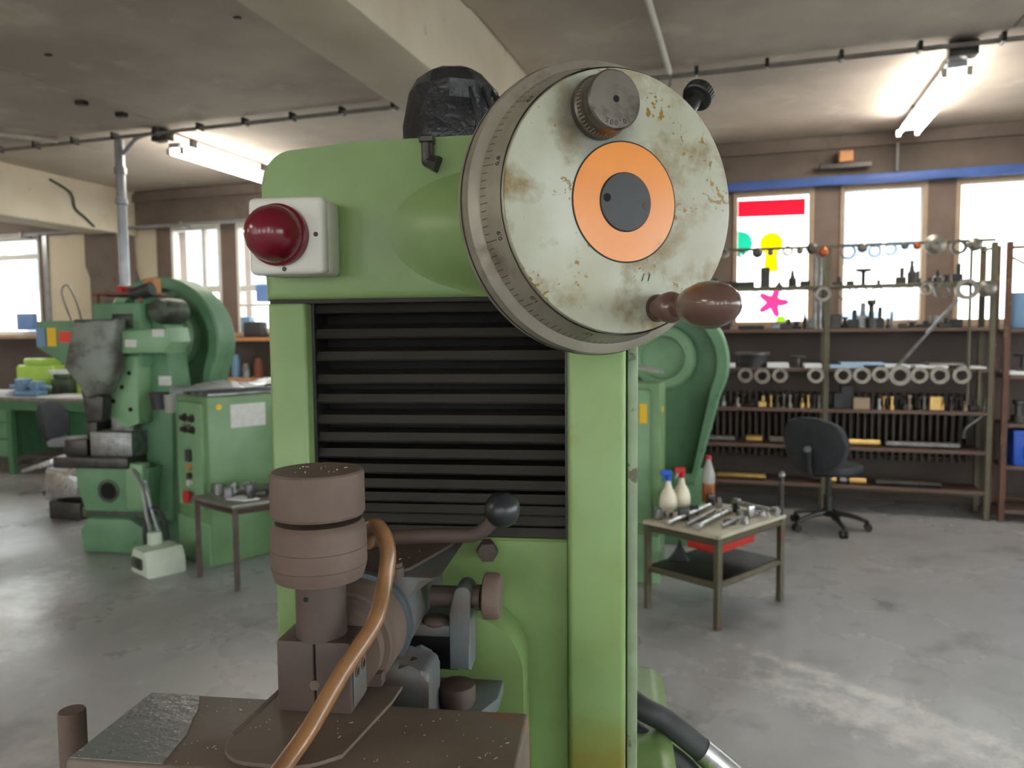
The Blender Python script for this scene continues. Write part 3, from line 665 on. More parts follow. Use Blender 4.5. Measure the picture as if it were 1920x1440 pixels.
# clamp block with slit, post and knurled caps
bm = NB(); bx(bm, -.129, -.0872, -.286, -.236, 1.1445, 1.2235, .003, 2); bk = P('clamp_block', bm, 'dust_dark')
bm = NB(); bx(bm, -.0858, -.046, -.286, -.236, 1.1445, 1.2235, .003, 2); P('clamp_jaw', bm, 'dust_dark', bk)
bm = NB(); bx(bm, -.089, -.084, -.283, -.239, 1.147, 1.222); P('clamp_slit', bm, 'black_void', bk, 0)
bm = NB(); lathe(bm, (-.0866, -.2855, 1.1755), (0, -1, 0), [(0, .0062), (.0012, .0062), (.0012, 0)], 6); P('slit_bolt', bm, 'dust', bk)
bm = NB(); bx(bm, -.0462, -.0440, -.280, -.240, 1.150, 1.196, .001, 1); P('side_plate', bm, 'grey_cast', bk)
for y, z in ((-.272, 1.187), (-.252, 1.187)):
    bm = NB(); lathe(bm, (-.0440, y, z), (1, 0, 0), [(0, .0052), (.0005, .0052), (.0005, 0)], 14); P('side_hole', bm, 'black_void', bk)
    bm = NB(); annulus(bm, (-.0438, y, z), (1, 0, 0), .0065, .0045, .0012, 16); P('side_bush', bm, 'dust', bk)
PC = (-.0870, -.261)
bm = NB(); lathe(bm, (PC[0], PC[1], 1.2215), (0, 0, 1), [(0, .0272), (.068, .0272)], 40); P('clamp_post', bm, 'dust_dark')
bm = NB(); lathe(bm, (PC[0]-.006, PC[1]-.0270, 1.270), (-.15, -1, 0), [(0, .0028), (.0006, .0028), (.0006, 0)], 12); P('post_hole', bm, 'black_void')
bm = NB(); lathe(bm, (PC[0]-.0005, PC[1], 1.286), (0, 0, 1), [(0, .040), (.002, .0475), (.0165, .0515), (.0172, .0508), (.0178, .0515), (.036, .0517), (.0365, .051), (.037, .0517), (.055, .0512), (.060, .0495), (.064, .046), (.064, 0)], 72); P('clamp_collar', bm, 'dust')
NK = 180; bm = NB()
lathe(bm, (PC[0]-.0005, PC[1], 1.3555), (0, 0, 1), [(0, .043), (.001, .0485), (.004, .0503)]+[(.004+.0033*q, .0503) for q in range(1, 13)]+[(.0475, .0495), (.0495, .0475), (.0495, 0)], NK)
for i, v in enumerate(bm.verts):
    t = v.co.z-1.3555; d = Vector((v.co.x-PC[0]+.0005, v.co.y-PC[1], 0))
    if .003 < t < .045 and d.length > .05 and ((i % NK) + round((t-.004)/.0033)) % 2: v.co -= d*.010
P('knurled_cap', bm, 'dust', smooth=12)
# lever with ball
bm = NB(); tube(bm, [(-.10, -.125, 1.286), (-.06, -.122, 1.291), (.0, -.120, 1.2955), (.045, -.120, 1.297), (.063, -.120, 1.300), (.077, -.120, 1.310), (.090, -.120, 1.326)], .0092, 14, 6); lv = P('lever', bm, 'dust_dark', smooth=60)
bm = NB(); sphere(bm, (.0955, -.120, 1.3315), .0225, 32); P('ball_knob', bm, 'ball_black', lv, 60, 'black ball knob')
bm = NB(); lathe(bm, (-.035, -.15, 1.252), (0, 0, 1), [(0, .011), (.012, .011), (.013, .009), (.018, .009), (.018, 0)], 16); P('oil_cup', bm, 'dust_dark')
# copper coloured coolant hose
bm = NB(); tube(bm, [(-.062, -.175, 1.300), (-.055, -.19, 1.318), (-.043, -.20, 1.3285), (-.030, -.21, 1.320), (-.0225, -.22, 1.300), (-.0235, -.235, 1.268), (-.0255, -.27, 1.238), (-.0465, -.31, 1.2025), (-.066, -.35, 1.164), (-.076, -.395, 1.148), (-.085, -.46, 1.135), (-.10, -.53, 1.10)], .0092, 16, 8); P('coolant_hose', bm, 'copper_hose', smooth=60, label='copper-brown coolant hose arching over the clamp block')
# side clamp: bracket with round knob
bm = NB(); prism(bm, [(.022, 1.115), (.050, 1.115), (.050, 1.20)]+arc(.040, 1.214, .012, 0, 150, 6)+[(.022, 1.19)], -.105, -.062, .003); P('clamp_bracket', bm, 'grey_cast')
bm = NB(); lathe(bm, (-.005, -.085, 1.2055), (1, 0, 0), [(0, .014), (.06, .014), (.06, .0165), (.066, .0165)], 24); P('clamp_screw', bm, 'dust_dark')
bm = NB(); lathe(bm, (.0655, -.088, 1.209), (1, 0, 0), [(0, .026), (.002, .030), (.018, .030), (.022, .0275), (.0225, 0)], 40); P('round_knob', bm, 'dust', label='brown round clamping knob on the right of the spindle')
bm = NB(); bx(bm, -.050, .030, -.085, -.02, 1.105, 1.153, .002, 1); P('black_block', bm, 'black_plastic')
bm = NB(); bx(bm, -.055, .044, -.095, -.02, 1.153, 1.170, .004, 2); P('block_cap', bm, 'grey_cast')
bm = NB(); sphere(bm, (.0, -.08, 1.170), .018, 20, (1, 1, .45)); P('block_button', bm, 'dust')
# foot casting, flange and flat bolt
bm = NB(); prism(bm, [(-.055, 1.02), (.014, 1.02), (.014, 1.135)]+arc(.004, 1.139, .010, 0, 90, 4)+[(-.012, 1.150), (-.022, 1.156), (-.055, 1.156)], -.185, -.125, .006, 'xz', 3); P('foot_casting', bm, 'grey_cast')
bm = NB(); lathe(bm, (-.012, -.158, 1.1505), (0, 0, 1), [(0, .006), (.0012, .006), (.0012, 0)], 6); P('foot_screw', bm, 'dust_dark')
bm = NB(); prism(bm, [(-.02, -.03), (.085, -.03), (.085, -.10), (.055, -.165), (-.02, -.165)], 1.060, 1.078, .003, 'xy'); P('flange', bm, 'grey_cast')
bm = NB(); lathe(bm, (.0345, -.12, 1.078), (0, 0, 1), [(0, .021), (.006, .021), (.006, .024), (.020, .0242), (.026, .0225), (.0275, .019), (.0275, 0)], 40); P('flat_bolt', bm, 'dust_dark')
# work table block with loose cover plate
bm = NB(); bx(bm, -.301, .142, -.3905, -.250, 1.02, 1.1402, .006, 3); tb = P('table_block', bm, 'table_dust', label='dusty brown table block with a grey worn corner')
bm = NB(); prism(bm, [(-.297, -.387), (-.297, -.254), (-.238, -.254), (-.222, -.285), (-.218, -.30), (-.206, -.335), (-.200, -.387)], 1.1400, 1.1408, 0, 'xy'); P('grey_skin', bm, 'table_grey', tb, 0)
bm = NB(); prism(bm, [(-.150, -.215), (-.010, -.215), (-.012, -.25), (-.022, -.31), (-.030, -.36)]+arc(-.075, -.335, .048, -35, -90, 5)+arc(-.115, -.342, .040, -95, -170, 6)+[(-.155, -.30)], 1.1404, 1.1444, .001, 'xy'); P('cover_plate', bm, 'plate_dust', smooth=20)
bm = NB(); prism(bm, [(-.149, -.215), (-.143, -.215), (-.150, -.34), (-.157, -.335)], 1.1404, 1.1450, .001, 'xy'); P('plate_edge', bm, 'dust', smooth=20)
# metal chips lying on the dusty surfaces
bm = NB(); rs = random.Random(11)
for i in range(110):
    q = rs.random()
    if q < .35: x, y, z = rs.uniform(-.295, -.16), rs.uniform(-.385, -.255), 1.1409
    elif q < .65: x, y, z = rs.uniform(-.02, .135), rs.uniform(-.385, -.255), 1.1405
    elif q < .8: x, y, z = rs.uniform(-.145, -.03), rs.uniform(-.33, -.29), 1.1446
    elif q < .93: x, y, z = rs.uniform(-.06, -.02), rs.uniform(-.14, -.05), 1.2565
    else: x, y, z = rs.uniform(-.11, -.06), rs.uniform(-.285, -.24), 1.4054
    l = rs.choice([.0004, .0004, .0005, .0006, .0009, .002]); box(bm, (x, y, z), (l*2, .0007, .0005), 0, Matrix.Rotation(rs.uniform(0, PI), 3, 'Z'))
o = P('metal_chips', bm, 'chip', smooth=0); o['kind'] = 'stuff'
# peg left of the table, saddle and base below the picture
bm = NB(); lathe(bm, (-.402, -.25, .96), (0, 0, 1), [(0, .0150), (.150, .0150), (.152, .0138), (.152, 0)], 28); P('stop_peg', bm, 'dust')
bm = NB(); bx(bm, -.47, .12, -.37, -.06, .84, .96, .01, 2); P('saddle', bm, 'grey_cast')
bm = NB(); bx(bm, -.25, .10, -.36, -.05, .95, 1.03, .006, 2); P('table_slide', bm, 'grey_cast')
bm = NB(); bx(bm, -.34, .34, -.34, .52, 0, .86, .03, 3); P('base', bm, 'green')
bm = NB(); bx(bm, .255, .42, .16, .40, .30, .775, .03, 3); P('tank', bm, 'lime')
bm = NB(); sphere(bm, (.285, .25, .775), .06, 20, (1, 1, .7)); P('tank_cap', bm, 'lime')
# hoses at the right of the column
bm = NB(); tube(bm, [(.18, .33, .95), (.2737, .25, .905), (.3288, .25, .874), (.3927, .25, .8236)], .0205, 18, 8); hz = P('rubber_hose', bm, 'dark_rubber', smooth=60)
bm = NB(); tube(bm, [(.388, .25, .827), (.44, .25, .785), (.50, .24, .735)], .0225, 18, 4); P('hose_sleeve', bm, 'bright_steel', hz, 60)
bm = NB(); tube(bm, [(.18, .33, .885), (.2738, .25, .850), (.33, .25, .815), (.3657, .25, .785), (.42, .25, .72)], .0205, 18, 8); P('rubber_hose', bm, 'dark_rubber', smooth=60)

# ------------------------------------------------------------------ eccentric presses (local: x right, y away, z up)
def guard_outline(cx, cz, R, zb, xb):
    """round cover that narrows to a foot"""
    a = 28
    pts = arc(cx, cz, R, -a, 180+a, 30)
    return [(cx+xb, zb)]+pts+[(cx-xb, zb)]
def guard_shell(bm, out, y0, y1, lip, recess):
    cx = sum(p[0] for p in out)/len(out); cz = sum(p[1] for p in out)/len(out)
    n_ = len(out)
    def off(p, d):
        v = Vector((cx-p[0], cz-p[1])); return (p[0]+v.x/v.length*d, p[1]+v.y/v.length*d)
    loops = [[bm.verts.new((x, y1, z)) for x, z in out], [bm.verts.new((x, y0+.015, z)) for x, z in out],
             [bm.verts.new((*[off(p, .015)[0]], y0, off(p, .015)[1])) for p in out],
             [bm.verts.new((off(p, lip)[0], y0, off(p, lip)[1])) for p in out],
             [bm.verts.new((off(p, lip+.01)[0], y0+recess, off(p, lip+.01)[1])) for p in out]]
    for A, B in zip(loops, loops[1:]):
        for i in range(n_): bm.faces.new((A[i], A[(i+1) % n_], B[(i+1) % n_], B[i]))
    bm.faces.new(loops[0]); bm.faces.new(loops[-1])
def press(x, y, rz, label, gz, gr, gx=-.08, group='green eccentric presses'):
    ro = thing('eccentric_press', label, 'press', (x, y, 0), rz, group)
    p = lambda nm, bm, m, par=ro, sm=30: obj(nm, bm, m, par, sm)
    # foot, body, column
    bm = NB(); prism(bm, [(-.36, .0), (.12, 0), (.12, .20), (.02, .26), (-.32, .26), (-.38, .16)], -.30, .24, .03, 'xz', 2); p('foot', bm, 'press_green')
    bm = NB(); bx(bm, -.40, .10, -.24, .2, .24, .32, .01); p('neck', bm, 'press_dark')
    bm = NB(); prism(bm, [(-.36, .30), (.12, .30), (.16, .62), (-.42, .62), (-.42, .5)], -.26, .22, .015); p('body', bm, 'press_green')
    bm = NB(); lathe(bm, (-.16, -.262, .45), (0, -1, 0), [(0, .085), (.004, .085), (.004, .062)], 28, False); p('port_rim', bm, 'press_dark')
    bm = NB(); lathe(bm, (-.16, -.261, .45), (0, -1, 0), [(0, .075), (.002, .075), (.002, 0)], 28); p('port', bm, 'black_void')
    bm = NB(); bx(bm, .0, .14, -.30, -.2, .32, .66, .02); p('side_cover', bm, 'press_light')
    bm = NB(); prism(bm, [(.02, .2), (.24, .2), (.26, 1.2), (.20, 1.82), (-.02, 1.84), (-.02, .9)], -.10, .14, .012); p('column', bm, 'press_green')
    # bed with tooling
    bm = NB(); bx(bm, -.55, .04, -.32, .16, .62, .70, .01); p('bed', bm, 'dark_steel')
    bm = NB(); bx(bm, -.28, .05, -.28, .12, .70, .88, .012); p('die_block', bm, 'steel')
    bm = NB(); bx(bm, -.50, -.32, -.26, .08, .70, .82, .01); p('die_shoe', bm, 'dark_steel')
    bm = NB(); bx(bm, -.36, -.28, -.2, 0, .82, .95, .01); p('die_post', bm, 'dark_steel')
    bm = NB(); prism(bm, [(-.55, .70), (-.66, .66), (-.9, .58), (-.9, .56), (-.55, .64)], -.22, .05, .004); p('feed_chute', bm, 'bright_steel')
    # upper head, slide and ram
    bm = NB(); bx(bm, -.26, .12, -.22, .16, 1.34, 1.80, .02); p('crank_head', bm, 'press_green')
    for z in (1.44, 1.62):
        bm = NB(); bx(bm, -.10, .06, -.232, -.21, z, z+.10, .01); p('head_cover', bm, 'press_dark')
    bm = NB(); prism(bm, [(-.18, 1.42), (.10, 1.42), (.10, .94), (.0, .90), (-.06, .96), (-.17, 1.02)], -.26, .1, .012); g = p('slide_guide', bm, 'press_light')
    for hx, hz2 in ((-.09, 1.10), (.04, 1.04), (.04, 1.30), (-.02, 1.2)):
        bm = NB(); lathe(bm, (hx, -.261, hz2), (0, -1, 0), [(0, .016), (.003, .016), (.003, 0)], 12); p('guide_hole', bm, 'black_void', g)
    bm = NB(); bx(bm, -.18, .0, -.18, .06, .86, 1.0, .01); p('ram', bm, 'steel')
    bm = NB(); prism(bm, [(-.26, 1.68), (.06, 1.68), (.04, 1.34), (-.06, 1.16), (-.18, 1.13), (-.35, 1.35)], -.42, -.28, .03, 'xz', 3); p('chute', bm, 'chute_grey')
    bm = NB(); prism(bm, [(-.26, 1.2), (-.08, 1.14), (-.10, .97), (-.22, .95)], -.38, -.28, .02); p('chute_neck', bm, 'dark_steel')
    bm = NB(); prism(bm, [(-.86, 1.68), (-.26, 1.68), (-.26, 1.34), (-.62, 1.34), (-.86, 1.48)], -.05, .08, .01); bxo = p('control_box', bm, 'press_green')
    for sx, m in ((-.82, 'sticker_blue'), (-.73, 'yellow'), (-.62, 'sticker_red')):
        s = .05 if m == 'sticker_red' else .038
        bm = NB(); bx(bm, sx-s, sx+s, -.055, -.049, 1.56-(.04 if m == 'sticker_red' else .07), 1.56+(.04 if m == 'sticker_red' else .07)); p('sticker', bm, m, bxo, 0)
    # front plate with labels, motor hub, tray
    bm = NB(); prism(bm, [(.04, 1.44), (.36, 1.44), (.42, 1.52), (.40, 1.62), (.04, 1.60)], -.34, -.08, .02); fp = p('front_plate', bm, 'press_light')
    for lx, lz in ((.12, 1.51), (.33, 1.58)):
        bm = NB(); bx(bm, lx-.045, lx+.045, -.346, -.338, lz-.026, lz+.026, .003, 1); p('label_plate', bm, 'label_white', fp)
    bm = NB(); bx(bm, .16, .26, -.108, -.098, 1.20, 1.27, .003, 1); p('label_plate', bm, 'label_white')
    bm = NB(); lathe(bm, (.22, -.12, gz+.22), (0, -1, 0), [(-.2, .095), (0, .095), (.02, .085), (.05, .08), (.06, .06), (.06, 0)], 24); p('motor_hub', bm, 'press_dark')
    bm = NB(); lathe(bm, (.02, -.16, 1.86), (1, 0, .25), [(0, .04), (.12, .05), (.16, .05), (.16, 0)], 16); p('clutch_lever', bm, 'black_tool')
    bm = NB(); bx(bm, -.27, .12, -.2, .12, 1.855, 1.875, .004, 1); bx(bm, -.26, -.24, -.18, -.16, 1.78, 1.86); bx(bm, .08, .1, -.18, -.16, 1.78, 1.86); p('top_tray', bm, 'wood_tray')
    # flywheel cover
    bm = NB(); guard_shell(bm, guard_outline(gx, gz, gr, .45, .24), .28, .53, .085, .16); p('flywheel_cover', bm, 'press_green', sm=38)
    bm = NB(); lathe(bm, (gx, .45, gz+.04), (0, -1, 0), [(0, gr*.52), (.10, gr*.50), (.12, gr*.46), (.12, gr*.34), (.06, gr*.32), (.06, 0)], 40); p('flywheel_hub', bm, 'press_light')
    bm = NB(); bx(bm, gx-.04, gx+.30, .30, .62, .0, .52, .012); p('rear_base', bm, 'press_green')
    return ro
pl = press(-4.26, 4.48, math.radians(9), 'green eccentric press with round flywheel cover beside the left control cabinet', 1.52, .50)
prr = press(-1.22, 5.20, 0, 'green eccentric press with round flywheel cover behind the tool table on the right', 1.33, .47, .63)
# small things on the left press
for sx, m, lb, s in ((-.20, 'red_plastic', 'small pink-red box on the tray on top of the left press', (.06, .06, .06)), (-.04, 'wood_tray', 'brown block on the tray on top of the left press', (.16, .07, .05)), (.08, 'tan_box', 'orange-tan carton on the tray on top of the left press', (.10, .07, .11))):
    bm = NB(); box(bm, (-4.28+sx, 4.50, 1.876+s[2]/2), s, .006); tag(obj('small_box', bm, m), lb, 'box', 'boxes on the press tray')
ro = thing('wall_cup', 'dark cup with glass jar hanging on the left press column', 'cup', (-3.98, 4.30, 1.04))
bm = NB(); lathe(bm, (0, 0, 0), (0, 0, 1), [(0, .055), (.12, .07), (.12, .06), (.01, .05)], 20); obj('holder', bm, 'black_tool', ro)
bm = NB(); lathe(bm, (.1, 0, -.02), (0, 0, 1), [(0, .05), (.13, .055), (.13, .045), (.01, .04)], 20); obj('jar', bm, 'clear_plastic', ro)
bm = NB(); bx(bm, -.05, .14, .04, .085, .0, .04); obj('holder_bracket', bm, 'dark_steel', ro)
tri = [(0, 0)]
bm = NB(); tube(bm, [(-4.36, 4.02, 1.66), (-4.44, 4.05, 1.82), (-4.52, 4.06, 1.92), (-4.56, 4.05, 1.86), (-4.46, 4.03, 1.66)], .006, 6, 8); tag(obj('wire_loop', bm, 'steel'), 'thin wire loop sticking up from the left press chute', 'wire')
# foot pedal and cables
ro = thing('foot_pedal', 'pale green foot pedal box on the floor in front of the left press', 'foot pedal', (-3.72, 3.93, 0), math.radians(-24))
bm = NB(); prism(bm, [(-.13, 0), (.13, 0), (.13, .10), (.09, .17), (-.09, .17), (-.13, .10)], -.12, .14, .02); obj('housing', bm, 'pale_plastic', ro)
bm = NB(); bx(bm, -.07, .07, -.14, -.02, .05, .12, .01); obj('opening', bm, 'press_dark', ro)
bm = NB(); bx(bm, -.1, -.04, -.02, .06, .16, .25, .01); obj('cable_entry', bm, 'pale_plastic', ro)
bm = NB(); tube(bm, [(-3.80, 3.98, .2), (-3.9, 4.05, .32), (-4.0, 4.12, .5), (-4.15, 4.19, .62)], .012, 7); tag(obj('cable', bm, 'pipe_grey'), 'grey cable rising from the foot pedal to the left press', 'cable')
bm = NB(); tube(bm, [(-3.65, 4.02, .02), (-3.85, 4.15, .08), (-3.95, 4.16, .3), (-4.02, 4.17, .55)], .012, 7); tag(obj('cable', bm, 'pipe_grey'), 'second grey cable running from the floor up the left press', 'cable')
bm = NB(); tube(bm, [(-3.98, 4.28, .02), (-3.87, 4.2, .10), (-3.90, 4.18, .32), (-4.0, 4.16, .34), (-4.02, 4.15, .12), (-3.90, 4.12, .05), (-3.70, 4.12, .03)], .016, 8); tag(obj('cable', bm, 'dark_rubber'), 'dark cable coiled in a loop beside the left control cabinet', 'cable')

# control cabinets
def cabinet(x, y, rz, label, plabel, wd=.60, dp=.47, h=1.15, name='control_cabinet'):
    ro = thing(name, label, 'cabinet', (x, y, 0), rz, 'control cabinets beside the presses')
    bm = NB(); bx(bm, 0, dp, 0, wd, 0, h, .012, 2); obj('body', bm, 'cabinet_green', ro)
    bm = NB(); bx(bm, .05, dp-.05, -.012, 0, .38, h-.04, .02, 2); bx(bm, .0, dp, -.014, .002, .0, .30, .006, 1); f = obj('front_panel', bm, 'press_light', ro)
    for kx, kz, m in ((.17, 1.0, 'black_tool'), (.28, 1.0, 'black_tool'), (.17, .92, 'dark_steel'), (.28, .92, 'dark_steel'), (.22, .96, 'bright_steel')):
        bm = NB(); lathe(bm, (kx, -.012, kz), (0, -1, 0), [(0, .028), (.012, .028), (.014, .018), (.035, .017), (.036, 0)], 16); obj('control_knob', bm, m, f)
    bm = NB(); bx(bm, .20, .25, -.04, -.01, .70, .78, .004, 1); obj('switch_plate', bm, 'black_tool', f)
    for kz, m in ((.66, 'tan_box'), (.60, 'black_tool'), (.55, 'white_plastic')):
        bm = NB(); lathe(bm, (.225, -.012, kz), (0, -1, 0), [(0, .022), (.025, .022), (.026, 0)], 14); obj('button', bm, m, f)
    bm = NB(); lathe(bm, (.225, -.012, .46), (0, -1, 0), [(0, .02), (.02, .02), (.022, .042), (.045, .045), (.05, .03), (.05, 0)], 20); obj('stop_button', bm, 'red_plastic', f)
    if wd > .5:
        bm = NB(); bx(bm, dp, dp+.004, .16, .42, .93, 1.09); obj('notice', bm, 'label_white', ro, 0)
    if wd > .5:
        bm = NB(); bx(bm, dp, dp+.004, .50, .55, .74, .88); obj('sticker', bm, 'yellow', ro, 0)
    bm = NB(); lathe(bm, (dp, .08, 1.08), (1, 0, 0), [(0, .02), (.004, .02), (.004, 0)], 12); obj('lock', bm, 'yellow', ro)
    # sheet of paper or film lying over the top
    pts = [(-.05, h-.12), (-.03, h-.04), (.0, h+.03), (.10*dp/.47, h+.075), (.24*dp/.47, h+.07), (.36*dp/.47, h+.095), (dp, h+.06)]
    bm = NB(); rows = []
    for j in range(8):
        yv = -.03+j*wd/7.2
        rows.append([bm.verts.new((px, yv, pz+.012*math.sin(j*1.7+i))) for i, (px, pz) in enumerate(pts)])
    for A, B in zip(rows, rows[1:]):
        for i in range(len(pts)-1): bm.faces.new((A[i], A[i+1], B[i+1], B[i]))
    ex = bmesh.ops.solidify(bm, geom=bm.faces[:], thickness=.03)
    o = tag(obj('plastic_sheet', bm, 'plastic_film', smooth=60), plabel, 'sheet', 'white sheets over the control cabinets')
    o.location = (x, y, 0); o.rotation_euler.z = rz
    for q in range(4):
        bm = NB(); bx(bm, .06+q*.1, .12+q*.1, .03, wd-.03, h+.0005, h+.02, .004, 1); oo = tag(obj('metal_bar', bm, 'steel'), '%s short steel bar lying under the white sheet on the %s control cabinet' % (ORD[q], 'left' if x < -2 else 'right'), 'bar', 'bars on the cabinets')
        oo.location = (x, y, 0); oo.rotation_euler.z = rz
    return ro
cabinet(-3.84, 4.285, math.radians(-24), 'green control cabinet with knobs, notice and yellow sticker beside the left press', 'white sheet draped over the left control cabinet', wd=.75)
cabinet(-1.12, 4.62, math.radians(-3), 'green control cabinet with yellow sticker beside the right press', 'white sheet lying on the right control cabinet', dp=.62, wd=.20, h=1.25)
bm = NB(); bx(bm, -.625, -.580, 4.572, 4.580, 1.0, 1.12); tag(obj('yellow_sticker', bm, 'yellow', smooth=0), 'yellow sticker on the front of the right control cabinet', 'sticker')

# ------------------------------------------------------------------ low steel tables
def low_table(name, label, corners, h, top_m, leg_m, shelf=None, over=.02, group=None):
    a, b, c, d = [Vector((p[0], p[1], 0)) for p in corners]; ce = (a+b+c+d)/4
    ro = thing(name, label, 'table', ce, 0)
    L = [(p-ce) for p in (a, b, c, d)]
    def quad(s): return [((p*s).x, (p*s).y) for p in L]
    bm = NB(); prism(bm, quad(1.08), h-.02, h, .003, 'xy'); obj('table_top', bm, top_m, ro)
    for p in L:
        bm = NB(); cyl(bm, (p.x, p.y, 0), (p.x, p.y, h-.02), .022, n=4); obj('leg', bm, leg_m, ro, 20)
    for i in range(4):
        p, q = L[i], L[(i+1) % 4]
        bm = NB(); cyl(bm, (p.x, p.y, h-.045), (q.x, q.y, h-.045), .018, n=4); obj('rail', bm, leg_m, ro, 20)
        if shelf:
            bm = NB(); cyl(bm, (p.x, p.y, shelf-.02), (q.x, q.y, shelf-.02), .018, n=4); obj('lower_rail', bm, leg_m, ro, 20)
    if shelf:
        bm = NB(); prism(bm, quad(.97), shelf-.012, shelf, 0, 'xy'); obj('shelf', bm, 'dark_steel', ro, 0)
    return ro
low_table('tool_table', 'low steel table with a pale worn top full of wrenches and bottles', [(-.52, 4.165), (-.132, 3.95), (.196, 4.49), (-.19, 4.70)], .505, 'table_top_pale', 'olive_steel', .25)
low_table('parts_table', 'low steel table with loose machined parts in front of the left control cabinet', [(-3.37, 3.92), (-2.96, 3.765), (-2.60, 4.30), (-3.05, 4.45)], .53, 'table_top_steel', 'dust_dark')
TZ = .5055
def rod(p0, p1, r, m, name, label, cat, group=None, ends=None):
    bm = NB(); cyl(bm, p0, p1, r, n=12, bev=r*.3)
    if ends:
        d = (Vector(p1)-Vector(p0)).normalized()
        for e in (Vector(p0), Vector(p1)): cyl(bm, e-d*.018, e+d*.018, r*ends, n=6)
    return tag(obj(name, bm, m), label, cat, group)
rods = [((-.40, 4.02), (-.20, 4.52), .014, 'bright_steel', 'long bright steel bar lying across the tool table'), ((-.30, 4.04), (-.17, 4.42), .011, 'steel', 'shorter dull steel bar right of the long bright bar'),
        ((-.235, 4.03), (-.09, 4.42), .012, 'bright_steel', 'bright wrench nearest the front corner of the tool table'), ((-.30, 4.14), (-.25, 4.27), .009, 'dark_steel', 'thin short dark bar between the bright bars on the tool table'), ((-.12, 4.06), (-.02, 4.30), .010, 'steel', 'short grey bar at the right front of the tool table')]
for (a, b, r, m, lb) in rods: rod((a[0], a[1], TZ+r*1.75), (b[0], b[1], TZ+r*1.75), r, m, 'steel_bar', lb, 'bar', 'bars on the tool table', 1.7 if 'wrench' in lb else None)
rs = random.Random(5); spots = [(-.47, 4.2), (-.42, 4.26), (-.33, 4.22), (-.48, 4.3), (-.12, 4.46), (-.06, 4.50), (-.15, 4.58), (-.02, 4.42), (.03, 4.38), (.09, 4.44), (.05, 4.50), (-.20, 4.62), (.0, 4.22), (-.08, 4.2), (-.28, 4.36), (-.35, 4.34)]
wh = ['left end', 'left end', 'left end', 'left end', 'back', 'back', 'back', 'right end', 'right end', 'right end', 'right end', 'back', 'front', 'front', 'middle', 'middle']; cnt = {}
for i, (x, y) in enumerate(spots):
    bm = NB(); r = rs.uniform(.018, .032); hh = rs.uniform(.02, .07)
    if i % 3 == 0: lathe(bm, (x, y, TZ), (0, 0, 1), [(0, r), (hh*.4, r), (hh*.4, r*.7), (hh, r*.7), (hh, 0)], 16)
    elif i % 3 == 1: annulus(bm, (x, y, TZ), (0, 0, 1), r*1.1, r*.55, hh*.6, 16)
    else: box(bm, (x, y, TZ+hh/2), (r*2.2, r*1.4, hh), .004, Matrix.Rotation(rs.uniform(0, 3), 3, 'Z'))
    k = wh[i]; cnt[k] = cnt.get(k, 0)+1
    tag(obj('machined_part', bm, ['steel', 'bright_steel', 'black_tool', 'dark_steel'][rs.randrange(4)]), '%s small %s at the %s of the tool table' % (ORD[cnt[k]-1], ['stepped steel pin', 'thick steel ring', 'steel block'][i % 3], k), 'metal part', 'loose parts on the tool table')
rod((.196, 4.49, .50), (.196, 4.49, .72), .014, 'dark_steel', 'rod', 'upright rod rising from the right corner of the tool table', 'rod')
bm = NB(); sphere(bm, (.196, 4.49, .735), .021, 14); tag(obj('steel_ball', bm, 'steel'), 'steel ball on the upright rod at the tool table', 'ball')
rod((-.05, 4.52, TZ+.05), (.16, 4.36, TZ+.045), .013, 'bright_steel', 'steel_bar', 'bright bar lying over the parts at the right end of the tool table', 'bar', 'bars on the tool table', 2.0)
def spray(x, y, label, cap):
    ro = thing('spray_bottle', label, 'spray bottle', (x, y, TZ), math.radians(20), 'spray bottles on the tool table')
    bm = NB(); lathe(bm, (0, 0, 0), (0, 0, 1), [(0, .045), (.008, .052), (.06, .052), (.095, .042), (.13, .022), (.16, .015), (.17, .015), (.17, 0)], 24); obj('bottle', bm, 'cream_bottle', ro, 60)
    bm = NB(); lathe(bm, (0, 0, .17), (0, 0, 1), [(0, .019), (.025, .019), (.03, .012), (.03, 0)], 16); bx(bm, -.045, .02, -.011, .011, .20, .232, .004, 1); obj('spray_head', bm, cap, ro)
    bm = NB(); box(bm, (-.028, 0, .185), (.008, .012, .045), .002, Matrix.Rotation(.4, 3, 'Y')); obj('trigger', bm, cap if cap == 'blue_plastic' else 'white_plastic', ro)
spray(-.44, 4.47, 'white spray bottle with a blue trigger head on the tool table', 'blue_plastic')
spray(-.37, 4.58, 'white spray bottle with a red trigger head on the tool table', 'red_plastic')
ro = thing('drink_bottle', 'clear plastic bottle with red cap and orange-brown liquid on the tool table', 'bottle', (-.22, 4.72, TZ))
bm = NB(); lathe(bm, (0, 0, 0), (0, 0, 1), [(0, .036), (.006, .040), (.11, .040), (.12, .038)], 20); obj('liquid', bm, 'orange_liquid', ro, 50)
bm = NB(); lathe(bm, (0, 0, .1205), (0, 0, 1), [(0, .040), (.05, .040), (.10, .026), (.135, .014), (.145, .014), (.145, 0)], 20); obj('bottle_body', bm, 'clear_plastic', ro, 50)
bm = NB(); lathe(bm, (0, 0, .266), (0, 0, 1), [(0, .017), (.022, .017), (.022, 0)], 16); obj('cap', bm, 'red_plastic', ro)
bm = NB(); prism(bm, [(-.30, 4.12), (-.13, 4.02), (.05, 4.32), (-.12, 4.42)], .38, .43, .006, 'xy'); tag(obj('red_tray', bm, 'red_paint'), 'red metal tray slung under the tool table top', 'tray')
bm = NB(); prism(bm, [(-.06, 0), (.06, 0), (.02, .05), (.0, .12), (-.02, .05)], -.04, .04, .004); o = tag(obj('small_fixture', bm, 'black_tool'), 'small dark pointed fixture on the lower shelf of the tool table', 'fixture'); o.location = (-.36, 4.30, .2505)
